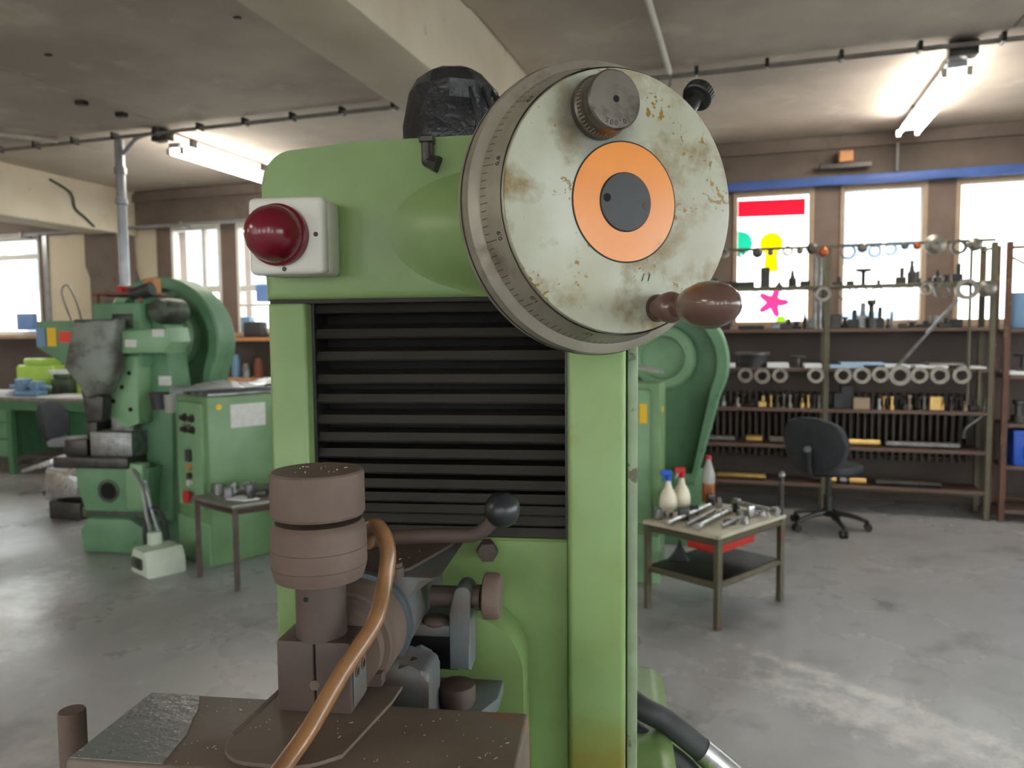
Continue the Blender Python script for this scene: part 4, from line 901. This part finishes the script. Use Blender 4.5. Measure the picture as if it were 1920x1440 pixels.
# parts on the left table
rs = random.Random(9); lp = []
for i in range(13):
    u_, v_ = rs.uniform(.12, .85), rs.uniform(.12, .75); x = -3.37+.41*u_+.34*v_; y = 3.92-.15*u_+.53*v_
    bm = NB(); r = rs.uniform(.02, .035); hh = rs.uniform(.03, .09)
    if i % 3 == 0: annulus(bm, (x, y, .5305), (0, 0, 1), r*1.2, r*.6, hh*.8, 18)
    elif i % 3 == 1: lathe(bm, (x, y, .5305), (0, 0, 1), [(0, r*1.2), (hh*.3, r*1.2), (hh*.3, r*.8), (hh, r*.8), (hh, 0)], 18)
    else: box(bm, (x, y, .5305+hh/2), (r*2.4, r*1.6, hh), .005, Matrix.Rotation(rs.uniform(0, 3), 3, 'Z'))
    lp.append((x, i, tag(obj('machined_part', bm, ['steel', 'bright_steel', 'dark_steel'][i % 3]), '', 'metal part', 'loose parts on the left low table')))
for q, (x, i, o) in enumerate(sorted(lp, key=lambda e: e[0])): o['label'] = '%s, %s part from the left on the left low table' % (['thick steel ring', 'bright stepped steel pin', 'dark steel block'][i % 3], ORD[q])
bm = NB(); prism(bm, [(-.09, -.05), (.05, -.06), (.11, .02), (.02, .07), (-.08, .05)], 0, .006, 0, 'xy'); o = tag(obj('paper_scrap', bm, 'paper', smooth=0), 'white scrap lying among the parts on the left low table', 'paper'); o.location = (-3.02, 3.92, .531)
bm = NB(); box(bm, (-2.82, 4.18, .58), (.16, .12, .10), .008, Matrix.Rotation(-.4, 3, 'Z')); tag(obj('parts_bin', bm, 'blue_plastic'), 'small blue box at the far end of the left low table', 'box')

# ------------------------------------------------------------------ office chairs
def office_chair(x, y, rz, label, back_m, seat_m, sh=.50, bw=.23):
    ro = thing('office_chair', label, 'chair', (x, y, 0), rz)
    for k in range(5):
        a = 2*PI*k/5+.3; d = Vector((math.cos(a), math.sin(a), 0))
        bm = NB(); tube(bm, [d*.03+Vector((0, 0, .13)), d*.16+Vector((0, 0, .115)), d*.29+Vector((0, 0, .075))], lambda f: .024-.010*f, 8, 3); lg = obj('base_arm', bm, 'black_plastic', ro)
        bm = NB(); s = d.cross(Vector((0, 0, 1))); c = d*.29+Vector((0, 0, .03)); cyl(bm, c-s*.025, c-s*.006, .03, n=14); cyl(bm, c+s*.006, c+s*.025, .03, n=14); cyl(bm, c-s*.006, c+s*.006, .015, n=8); cyl(bm, d*.29+Vector((0, 0, .045)), d*.29+Vector((0, 0, .08)), .01, n=8); obj('caster', bm, 'black_plastic', lg)
    bm = NB(); cyl(bm, (0, 0, .10), (0, 0, .27), .034, n=16); cyl(bm, (0, 0, .27), (0, 0, sh-.06), .022, n=16); obj('gas_column', bm, 'black_plastic', ro)
    bm = NB(); bx(bm, -.12, .12, -.08, .08, sh-.075, sh-.045, .01); obj('seat_mechanism', bm, 'black_plastic', ro)
    bm = NB(); prism(bm, [(p[0]*.22, p[1]*.22) for p in [(math.copysign(abs(math.cos(t))**.6, math.cos(t)), math.copysign(abs(math.sin(t))**.6, math.sin(t))) for t in [2*PI*i/28 for i in range(28)]]], sh-.045, sh+.02, .022, 'xy', 3); obj('seat', bm, seat_m, ro)
    bm = NB(); tube(bm, [(-.10, 0, sh-.06), (-.22, 0, sh-.06), (-.275, 0, sh), (-.285, 0, sh+.15)], .02, 8, 5); obj('back_bar', bm, 'black_plastic', ro)
    bm = NB(); prism(bm, [(bw*p[0], sh+.20+.20*p[1]) for p in [(math.copysign(abs(math.cos(t))**.75, math.cos(t)), math.copysign(abs(math.sin(t))**.75, math.sin(t))) for t in [2*PI*i/28 for i in range(28)]]], -.03, .03, .02, 'xz', 3)
    M = Matrix.Translation((-.25, 0, 0)) @ Matrix.Rotation(math.radians(90), 4, 'Z')
    bmesh.ops.transform(bm, matrix=M, verts=bm.verts[:])
    for v in bm.verts: v.co.x += .9*v.co.y**2 - .12*(v.co.z-sh-.2)
    obj('backrest', bm, back_m, ro)
    bm = NB(); lathe(bm, (-.285, 0, sh+.16), (-1, 0, 0), [(0, .025), (.03, .022), (.032, 0)], 14); obj('back_knob', bm, 'chair_grey', ro)
office_chair(.62, 6.28, math.radians(54), 'black office chair in front of the shelf with hanging rings', 'chair_black', 'chair_black', .50, .26)
office_chair(-6.50, 5.85, math.radians(20), 'dark office chair with a pale seat behind the left press', 'chair_black', 'chair_grey', .52)
bm = NB(); prism(bm, [(-.20, 0), (.15, .05), (.20, .22), (-.17, .28)], -.12, .12, .02); o = tag(obj('metal_bin', bm, 'bright_steel'), 'crumpled bright metal scrap bin below the left press feed chute', 'bin'); o.location = (-5.55, 4.95, .16)
bm = NB(); bx(bm, -5.72, -5.38, 4.85, 5.05, 0, .155, .01); tag(obj('bin_stand', bm, 'dark_steel'), 'dark stand under the bright metal scrap bin', 'stand')

# ------------------------------------------------------------------ desk with machines at the far left
ro = thing('workbench', 'long green workbench under the far left windows', 'workbench', (-8.1, 6.35, 0))
bm = NB(); bx(bm, -1.6, 1.75, 0, .85, .84, .89, .006, 1); obj('bench_top', bm, 'table_top_steel', ro)
bm = NB(); bx(bm, -1.55, 1.7, .03, .06, .74, .84); obj('apron_rail', bm, 'desk_green', ro, 0)
for x in (-1.5, .05, 1.66):
    for y in (.05, .78):
        bm = NB(); bx(bm, x-.035, x+.035, y-.035, y+.035, 0, .84, .006, 1); obj('leg', bm, 'desk_green', ro)
bm = NB(); bx(bm, -.55, 0.0, .08, .74, .18, .80, .01); obj('drawer_unit', bm, 'desk_green', ro)
for z in (.2, .4, .6):
    bm = NB(); bx(bm, -.53, -.02, .062, .08, z, z+.18, .006, 1); dr = obj('drawer', bm, 'press_green', ro)
    bm = NB(); bx(bm, -.34, -.2, .045, .062, z+.08, z+.10, .003, 1); obj('drawer_handle', bm, 'bright_steel', dr)
bm = NB(); bx(bm, .1, 1.6, .78, .82, .2, .84); obj('back_panel', bm, 'desk_green', ro, 0)
def bench_item(name, label, cat, m, fn, loc):
    bm = NB(); fn(bm); o = tag(obj(name, bm, m), label, cat); o.location = loc; return o
BT = .8905
bench_item('lathe_machine', 'lime green machine casing on the far left bench', 'machine', 'lime', lambda b: (bx(b, -.35, .25, -.14, .14, 0, .34, .03, 2), bx(b, -.25, .1, -.12, .12, .34, .42, .02, 2)), (-8.1, 6.95, BT))
bench_item('lathe_machine', 'lime green wedge-shaped machine guard on the bench behind the left press', 'machine', 'lime', lambda b: prism(b, [(-.34, 0), (.34, 0), (.30, .14), (-.12, .36), (-.34, .36)], -.12, .12, .015), (-7.2, 6.95, BT))
bench_item('machine_vice', 'dark green vice between the two lime machine casings', 'vice', 'press_dark', lambda b: (bx(b, -.14, .14, -.1, .1, 0, .18, .01), bx(b, -.12, .12, -.08, .08, .18, .24, .01)), (-7.70, 6.85, BT))
bench_item('white_tray', 'white tray lying on the dark green vice', 'tray', 'paper', lambda b: prism(b, [(-.12, 0), (.12, 0), (.145, .045), (-.145, .045)], -.12, .12, .006), (-7.70, 6.85, BT+.241))
bench_item('bench_vice', 'blue vice on the far left bench', 'vice', 'sticker_blue', lambda b: (bx(b, -.18, .18, -.07, .07, 0, .07, .01), bx(b, -.16, -.04, -.07, .07, .07, .20, .012), bx(b, .05, .16, -.06, .06, .07, .17, .012), cyl(b, (-.3, 0, .11), (.3, 0, .11), .02, n=10)), (-7.85, 6.5, BT))
bench_item('power_tool', 'red hand tool on the bench beside the left press', 'tool', 'red_plastic', lambda b: (sphere(b, (-.1, 0, .06), .06, 14), tube(b, [(-.1, 0, .06), (.0, 0, .09), (.1, 0, .15)], .05, 8, 4), sphere(b, (.12, 0, .17), .055, 14)), (-6.98, 6.62, BT+.0125))
bench_item('paper_sheet', 'large pale sheet lying on the bench left of the left press', 'paper', 'paper', lambda b: prism(b, [(-.4, -.2), (.4, -.22), (.42, .16), (-.36, .2)], 0, .012, 0, 'xy'), (-7.25, 6.6, BT))
bench_item('paper_stack', 'white stack of papers at the far left end of the bench', 'paper', 'paper', lambda b: (bx(b, -.2, .2, -.14, .14, 0, .04), box(b, (0, 0, .05), (.36, .26, .02), 0, Matrix.Rotation(.2, 3, 'Z'))), (-8.28, 6.5, BT))
bench_item('tin_box', 'small pink-white box on the bench near the left press', 'box', 'label_white', lambda b: bx(b, -.07, .07, -.05, .05, 0, .05, .004, 1), (-6.72, 6.52, BT))
# cream board on the wall, things by the left windows
bm = NB(); bx(bm, -8.52, -7.74, 7.40, 7.46, 1.70, 2.86, .006, 1); tag(obj('wall_board', bm, 'cream'), 'large cream board on the wall between the far left window and the pillar', 'board')
bm = NB(); bx(bm, -8.60, -8.52, 7.38, 7.48, 1.6, 2.88, .006, 1); tag(obj('wall_duct', bm, 'pipe_grey'), 'slim grey vertical duct beside the cream board', 'duct')
bm = NB(); bx(bm, -9.15, -8.85, 7.42, 7.49, 1.66, 1.88, .01); tag(obj('blue_box', bm, 'blue_card'), 'blue box standing in the far left window', 'box')
ro = thing('window_shelf', 'narrow shelf with clutter under the window between left press and green machine', 'shelf', (-5.35, 7.12, 0))
for z in (1.05, 1.5):
    bm = NB(); bx(bm, -.42, .42, -.12, .18, z, z+.04, .004, 1); obj('board', bm, 'tan_box', ro)
for x in (-.4, .4):
    bm = NB(); bx(bm, x-.02, x+.02, -.1, -.06, 0, 1.54); obj('post', bm, 'dark_steel', ro, 0)
bm = NB(); bx(bm, -5.44, -5.2, 7.15, 7.29, 1.541, 1.72, .03, 2); tag(obj('black_case', bm, 'black_tool'), 'black case on the window shelf beside the green machine', 'case')
bm = NB(); bx(bm, -5.62, -5.5, 7.36, 7.47, 1.6, 1.78, .01); tag(obj('blue_canister', bm, 'sticker_blue'), 'blue-grey canister on the sill left of the green machine', 'canister')
bm = NB(); bx(bm, -5.42, -5.2, 7.38, 7.48, 1.95, 2.15, .004, 1); tag(obj('blue_poster', bm, 'blue_card'), 'blue picture card standing in the window beside the red lamp', 'card')
bm = NB(); bx(bm, -5.62, -5.2, 7.34, 7.49, 1.90, 1.93, .003, 1); tag(obj('glass_shelf', bm, 'frame_white'), 'thin white ledge across the window beside the red lamp', 'ledge')
for i, (x, m, hh) in enumerate([(-5.65, 'steel', .2), (-5.5, 'sticker_blue', .26), (-5.36, 'steel', .16), (-5.2, 'wood_tray', .22)]):
    bm = NB(); lathe(bm, (x, 7.1, 1.0905), (0, 0, 1), [(0, .05), (hh*.7, .05), (hh, .03), (hh, 0)], 14); tag(obj('canister', bm, m), '%s canister on the lower board of the window shelf' % ORD[i], 'canister', 'canisters on the window shelf')

# ------------------------------------------------------------------ radiators under the right windows
def radiator(xa, xb, z0, z1, label):
    ro = thing('radiator', label, 'radiator', ((xa+xb)/2, 7.36, 0)); src = None; x = xa; h = (xb-xa)/2
    while x < xb:
        lx = x-(xa+xb)/2
        if src is None:
            bm = NB(); bx(bm, -.012, .012, -.06, .06, z0, z1, .005, 1); src = obj('fin', bm, 'radiator', ro, loc=(lx, 0, 0))
        else: share(src, ro, (lx, 0, 0))
        x += .058
    for z in (z0+.03, z1-.03):
        bm = NB(); cyl(bm, (-h, 0, z), (h, 0, z), .022, n=10); obj('header_pipe', bm, 'radiator', ro)
radiator(-.9, 1.86, .40, 1.0, 'long dark finned radiator behind the shelf with hanging rings')
bm = NB(); tube(bm, [(1.72, 7.0, .66), (1.74, 6.98, .75), (1.84, 6.95, .86), (1.86, 6.94, 1.0)], .018, 8); tag(obj('bent_pipe', bm, 'steel'), 'bent grey pipe leaning at the right end of the lower shelves', 'pipe')

# ------------------------------------------------------------------ steel shelves
def shelf_unit(label, xa, posts, boards, rails, ya=6.88, yb=7.18, top=2.25, m='olive_steel'):
    xb = max(posts); ro = thing('steel_shelf', label, 'shelf', (0, ya, 0), 0, 'steel shelving by the windows')
    for x in posts:
        for y in (0, yb-ya):
            bm = NB(); bx(bm, x-.022, x+.022, y-.018, y+.018, 0, top, .004, 1); obj('post', bm, m, ro)
    for z in boards:
        for a, b in zip(posts, posts[1:]):
            bm = NB(); bx(bm, a+.022, b-.022, -.02, yb-ya+.02, z-.03, z, .004, 1); obj('board', bm, 'shelf_board', ro)
    for z in rails:
        bm = NB(); bx(bm, posts[0], xb, -.035, -.018, z-.012, z+.012, .003, 1); obj('hanging_rail', bm, m, ro)
    for a, b in ((xb, -1),):
        bm = NB(); cyl(bm, (xb, 0, top-.04), (xb, yb-ya, top-.04), .012, n=6); obj('top_tie', bm, m, ro)
    bm = NB(); cyl(bm, (posts[0], yb-ya, .14), (xb, yb-ya, .14), .018, n=8); obj('lower_pipe', bm, m, ro)
    return ro
B156, B124, B89, B56, B24, B191 = 1.575, 1.24, .89, .57, .24, 1.93
shelf_unit('long olive steel shelf with hanging rings in front of the right windows', -.6, [-.60, .643, 1.87], [B156, B124, B89, B56, B24], [2.265, B191])
sh2 = shelf_unit('rusty steel shelf with a blue crate at the right edge', 2.0, [1.975, 3.2], [1.56, 1.19, .80, .46, .10], [2.2], m='rust_steel')
bm = NB(); cyl(bm, (0, 0, 0), (0, .0, .01), .001, n=3); bm.free()
for z0, z1, xa_, xb_ in ((2.15, 1.95, 1.99, 2.5),):
    bm = NB(); cyl(bm, (xa_, .1, z0), (xb_, .1, z1-.1), .01, n=6); obj('brace', bm, 'rust_steel', sh2)
bm = NB(); bx(bm, .66, 1.85, 0.02, .28, B191-.012, B191+.0, .002, 1); bx(bm, -.58, .62, .02, .28, B191-.012, B191, .002, 1)
o = obj('wire_board', bm, 'olive_steel'); tag(o, 'narrow upper board behind the middle hanging rail', 'board'); o.location = (0, 6.88, 0)
bm = NB(); cyl(bm, (1.60, 6.79, 1.80), (1.18, 6.84, 1.25), .014, n=8); tag(obj('leaning_rod', bm, 'steel'), 'steel rod leaning diagonally across the right bay of the shelf', 'rod')
for x in (1.70, 1.78):
    bm = NB(); cyl(bm, (x, 6.845, .95), (x, 6.845, 2.2 if x < 1.75 else 1.24), .012, n=8); tag(obj('upright_rod', bm, 'olive_steel'), '%s thin upright rod at the right end of the long shelf' % ('taller' if x < 1.75 else 'shorter'), 'rod')
for x in (.55, .59):
    bm = NB(); cyl(bm, (x, 6.876, 1.576), (x, 6.876, 2.22), .014, n=10); tag(obj('upright_rod', bm, 'steel'), ('left' if x < .57 else 'right')+' upright steel tube beside the middle shelf post', 'tube')
UP = [(-0.203, 2.245, 0.043), (-0.06, 2.225, 0.031), (0.074, 2.234, 0.045), (0.18, 2.23, 0.025), (0.318, 2.238, 0.044), (0.415, 2.234, 0.028), (0.511, 2.25, 0.047), (0.601, 2.219, 0.041), (0.789, 2.212, 0.061), (0.9, 2.241, 0.04), (0.993, 2.21, 0.048), (1.108, 2.219, 0.048), (1.216, 2.243, 0.029), (1.305, 2.239, 0.029), (1.435, 2.244, 0.081), (1.604, 2.217, 0.06), (1.718, 2.232, 0.054)]
MID = [(0.056, 1.879, 0.031), (0.228, 1.875, 0.053), (0.343, 1.879, 0.031), (0.472, 1.882, 0.03), (0.604, 1.866, 0.062), (0.771, 1.868, 0.057), (0.896, 1.872, 0.054), (1.019, 1.862, 0.051), (1.158, 1.875, 0.037), (1.255, 1.876, 0.035), (1.385, 1.893, 0.05), (1.503, 1.87, 0.066), (1.671, 1.879, 0.085), (1.813, 1.881, 0.067)]
LOW = [(-0.014, 1.176, 0.064), (0.127, 1.17, 0.067), (0.272, 1.178, 0.063), (0.557, 1.18, 0.066), (0.772, 1.182, 0.068), (0.915, 1.183, 0.07), (1.056, 1.191, 0.067), (1.202, 1.185, 0.083), (1.345, 1.187, 0.066), (1.492, 1.188, 0.071), (1.649, 1.189, 0.068)]
def hang(L, row, kinds, y=6.838):
    for i, (x, z, r) in enumerate(L):
        k, m = kinds[i % len(kinds)]
        ro = thing('hanging_ring' if k != 'disc' else 'hanging_disc', '%s hanging %s from the left on the %s rail' % (ORD[i], 'ring' if k != 'disc' else 'disc', row), 'ring' if k != 'disc' else 'disc', (x, y, z), 0, 'rings hanging on the %s rail' % row)
        bm = NB()
        if k == 'thin': annulus(bm, (0, 0, 0), (0, -1, 0), r, r*.80, .02, 24)
        elif k == 'thick': annulus(bm, (0, 0, 0), (0, -1, 0), r, r*.58, .03, 24)
        else: lathe(bm, (0, 0, 0), (0, -1, 0), [(0, r*.5), (.004, r), (.016, r), (.03, r*.55), (.045, r*.5), (.045, r*.22), (.035, r*.2), (.035, 0)], 24)
        obj('ring' if k != 'disc' else 'disc', bm, m, ro)
        bm = NB(); zr = 2.265 if row == 'top' else (B191 if row == 'middle' else B124-.02); zt = max(min(r*.75, zr-z), .01)
        bm2 = cyl(bm, (0, .02, zt), (0, -.035, zt+.004), .006, n=6); obj('peg', bm, 'dark_steel', ro)
D = ('disc', 'ring_steel'); T = ('thin', 'ring_dark'); K = ('thick', 'ring_steel')
hang(UP, 'top', [K, ('thick', 'ring_dark'), ('disc', 'ring_dark'), D, K, D, ('disc', 'ring_dark'), ('disc', 'copper'), T, D, T, T, D, ('disc', 'copper'), D, ('thick', 'ring_dark'), D])
hang(MID, 'middle', [T, T, T, T, K, T, T, T, T, T, K, ('thick', 'ring_dark'), ('thick', 'ring_steel'), D])
hang(LOW, 'lower', [K, ('thick', 'ring_steel'), K, ('thick', 'ring_dark')][:3], 6.835)
# things standing on the boards
rs = random.Random(21)
def turned(bm, x, y, z, r, h, kind):
    if kind == 0: lathe(bm, (x, y, z), (0, 0, 1), [(0, r), (h*.35, r), (h*.35, r*.5), (h*.8, r*.45), (h*.85, r*.8), (h, r*.8), (h, 0)], 16)
    elif kind == 1: lathe(bm, (x, y, z), (0, 0, 1), [(0, r*.8), (h*.1, r*.8), (h*.15, r*.3), (h*.8, r*.3), (h*.86, r*1.1), (h, r*1.15), (h, 0)], 16)
    elif kind == 2: bx(bm, x-r, x+r, y-r*.7, y+r*.7, z, z+h, .006, 1)
    elif kind == 3: lathe(bm, (x, y, z), (0, 0, 1), [(0, r), (h*.5, r), (h*.6, r*.6), (h, r*.3), (h, 0)], 12)
    else:
        bx(bm, x-r, x+r, y-r*.5, y+r*.5, z, z+h*.5, .006, 1); bx(bm, x-r*.2, x+r*.6, y-r*.4, y+r*.4, z+h*.5, z+h, .006, 1)
KN = ['stepped tool holder', 'flared stand', 'block', 'tapered cutter', 'stepped fixture']
def row_of(L, z, rowname, mats, y=7.0, cat='tool', group=None):
    for i, (x, r, h, kd) in enumerate(L):
        bm = NB(); turned(bm, x, y+(.02 if i % 2 else -.02), z+.0005, r, h, kd); m = mats[i % len(mats)]
        col = {'black_tool': 'black', 'dark_steel': 'dark', 'steel': 'grey steel', 'ring_steel': 'grey steel', 'brass': 'brass-coloured', 'bright_steel': 'bright steel', 'ring_dark': 'dark steel', 'paper_blue': 'pale blue', 'paper': 'white', 'tan_box': 'tan', 'cream': 'cream', 'frame_tan': 'tan'}[m]
        tag(obj(KN[kd].replace(' ', '_'), bm, m), '%s %s, %s from left %s' % (col, KN[kd], ORD[i], rowname), cat, group or 'tools '+rowname)
row_of([(-.28, .04, .10, 0), (-.16, .07, .07, 2), (-.02, .075, .065, 2), (.144, .04, .19, 2), (.26, .03, .06, 3), (.37, .035, .16, 3), (.47, .04, .06, 2), (.735, .04, .09, 4), (.83, .03, .05, 2), (.937, .055, .15, 1), (1.05, .03, .05, 0), (1.225, .04, .15, 4), (1.30, .035, .20, 3), (1.345, .03, .12, 4), (1.424, .035, .06, 4), (1.50, .035, .12, 3), (1.56, .03, .08, 0), (1.644, .04, .17, 4)], B191, 'on upper board', ['black_tool', 'black_tool', 'black_tool', 'dark_steel'])
row_of([(-.33, .05, .11, 0), (-.2, .05, .09, 2), (.03, .11, .035, 2), (.24, .04, .05, 2), (.33, .05, .09, 4), (.41, .04, .07, 0), (.475, .018, .17, 3), (.53, .03, .09, 2), (.72, .045, .12, 2), (.80, .03, .10, 0), (.86, .045, .16, 4), (.93, .05, .22, 4), (1.0, .045, .24, 0), (1.065, .04, .18, 4), (1.13, .02, .08, 0), (1.165, .012, .24, 3), (1.24, .035, .04, 2), (1.32, .05, .05, 0), (1.40, .055, .06, 4), (1.48, .04, .10, 0), (1.55, .05, .08, 4), (1.64, .05, .07, 2)], B156, 'on board at sill height', ['dark_steel', 'black_tool', 'black_tool', 'steel'])
row_of([(-.35, .03, .10, 0), (-.2, .03, .09, 3), (-.08, .03, .08, 0), (.05, .03, .07, 4), (.133, .035, .10, 4), (.205, .024, .10, 0), (.255, .024, .11, 0), (.312, .024, .11, 1), (.359, .022, .11, 0), (.406, .022, .11, 1), (.46, .022, .09, 3), (.512, .022, .11, 0), (.558, .022, .11, 1), (.60, .02, .11, 0)], B89, 'in left bay of small tool board', ['dark_steel', 'steel', 'ring_steel', 'black_tool', 'brass', 'brass'], 6.95)
row_of([(.75, .04, .14, 2), (.82, .05, .2, 2), (.928, .065, .10, 2), (1.02, .022, .08, 3), (1.067, .022, .09, 0), (1.111, .022, .11, 1), (1.165, .022, .11, 0), (1.209, .022, .11, 1), (1.26, .02, .09, 3), (1.306, .022, .12, 0), (1.371, .024, .11, 1), (1.419, .024, .11, 0), (1.488, .045, .12, 2), (1.552, .018, .11, 3), (1.604, .018, .12, 0), (1.656, .022, .11, 1), (1.71, .02, .08, 0), (1.78, .035, .09, 4)], B89, 'in right bay of small tool board', ['black_tool', 'black_tool', 'frame_tan', 'dark_steel', 'steel', 'brass', 'brass'], 6.95)
def bars(L, z, row, y=6.93):
    for i, (x, l, r, m) in enumerate(L):
        bm = NB(); cyl(bm, (x-l, y, z+r+.001), (x+l, y, z+r+.001), r, n=12, bev=r*.2)
        tag(obj('round_bar', bm, m), '%s round bar from the left on the %s board' % (ORD[i], row), 'bar', 'round bars on the %s board' % row)
bars([(-.25, .15, .03, 'steel'), (.065, .07, .036, 'brass'), (.258, .063, .034, 'ring_steel'), (.748, .024, .03, 'brass'), (.80, .022, .03, 'brass'), (.96, .125, .033, 'brass'), (1.40, .28, .028, 'steel')], B56, 'second lowest')
bars([(-.1, .15, .03, 'brass'), (.10, .07, .03, 'brass'), (.656, .025, .03, 'brass'), (.72, .03, .03, 'brass'), (.80, .03, .03, 'steel'), (.913, .07, .03, 'brass'), (1.3, .25, .028, 'dark_steel')], B24, 'lowest')
# pot, small stand and flat sheets on the board above the lower rings
ro = thing('steel_pot', 'large dark pot with a bright rim standing on the board above the lower rings', 'pot', (.045, 7.0, B124+.0005))
bm = NB(); lathe(bm, (0, 0, 0), (0, 0, 1), [(0, .12), (.10, .12), (.11, .125)], 28); obj('body', bm, 'black_tool', ro)
bm = NB(); lathe(bm, (0, 0, .11), (0, 0, 1), [(0, .145), (.022, .15), (.022, .11), (.0, .11)], 28); obj('rim', bm, 'ring_steel', ro)
bm = NB(); turned(bm, .423, 6.98, B124+.0005, .055, .10, 1); tag(obj('flared_stand', bm, 'ring_dark'), 'small flared stand on the board above the lower rings', 'stand')
for i, (x, l, t, m, a, dz) in enumerate([(-.22, .12, .035, 'paper', 0, 0), (.255, .09, .04, 'paper', 0, 0), (.54, .07, .035, 'paper', 0, 0), (.80, .13, .025, 'paper_blue', .1, 0), (.93, .17, .02, 'paper_blue', -.05, .0255), (1.19, .10, .03, 'paper', .12, 0), (1.45, .12, .025, 'paper', -.1, 0), (1.55, .13, .02, 'ring_steel', .05, .0255), (1.76, .08, .015, 'paper', 0, 0)]):
    bm = NB(); box(bm, (x, 6.99, B124+.0005+dz+t/2), (l*2, .24, t), .003, Matrix.Rotation(a*.3, 3, 'Z'), 1)
    tag(obj('flat_package', bm, m), '%s flat %s package from the left on the board above the lower rings' % (ORD[i], 'pale blue' if m == 'paper_blue' else ('grey' if m == 'ring_steel' else 'white')), 'package', 'flat packages above the lower rings')
# blue crate and things on the rusty shelf
ro = thing('storage_crate', 'blue plastic storage crate on the rusty shelf at the right edge', 'crate', (2.22, 7.0, .4605))
bm = NB(); prism(bm, [(-.16, 0), (.16, 0), (.17, .28), (-.17, .28)], -.11, .13, .006); obj('body', bm, 'blue_plastic', ro)
bm = NB(); bx(bm, -.175, .175, -.125, -.11, .25, .285, .003, 1); bx(bm, -.10, .10, -.124, -.11, .06, .17, .006, 1); obj('rim', bm, 'blue_plastic', ro)
bm = NB(); bx(bm, 2.02, 2.12, 6.92, 7.1, 1.5605, 1.85, .01); tag(obj('grey_canister', bm, 'sticker_blue'), 'blue-grey canister on the top board of the rusty shelf', 'canister')
bm = NB(); bx(bm, 2.0, 2.3, 6.9, 7.1, 1.1905, 1.22, .003, 1); tag(obj('flat_package', bm, 'paper'), 'white flat package on the rusty shelf', 'package')
bm = NB(); turned(bm, 2.10, 6.98, .8005, .05, .18, 0); tag(obj('tool_holder', bm, 'dark_steel'), 'dark stepped tool holder on the rusty shelf above the blue crate', 'tool')
bm = NB(); turned(bm, 2.12, 6.98, 1.2205, .06, .14, 1); tag(obj('flared_stand', bm, 'black_tool'), 'black flared stand on the rusty shelf', 'stand')
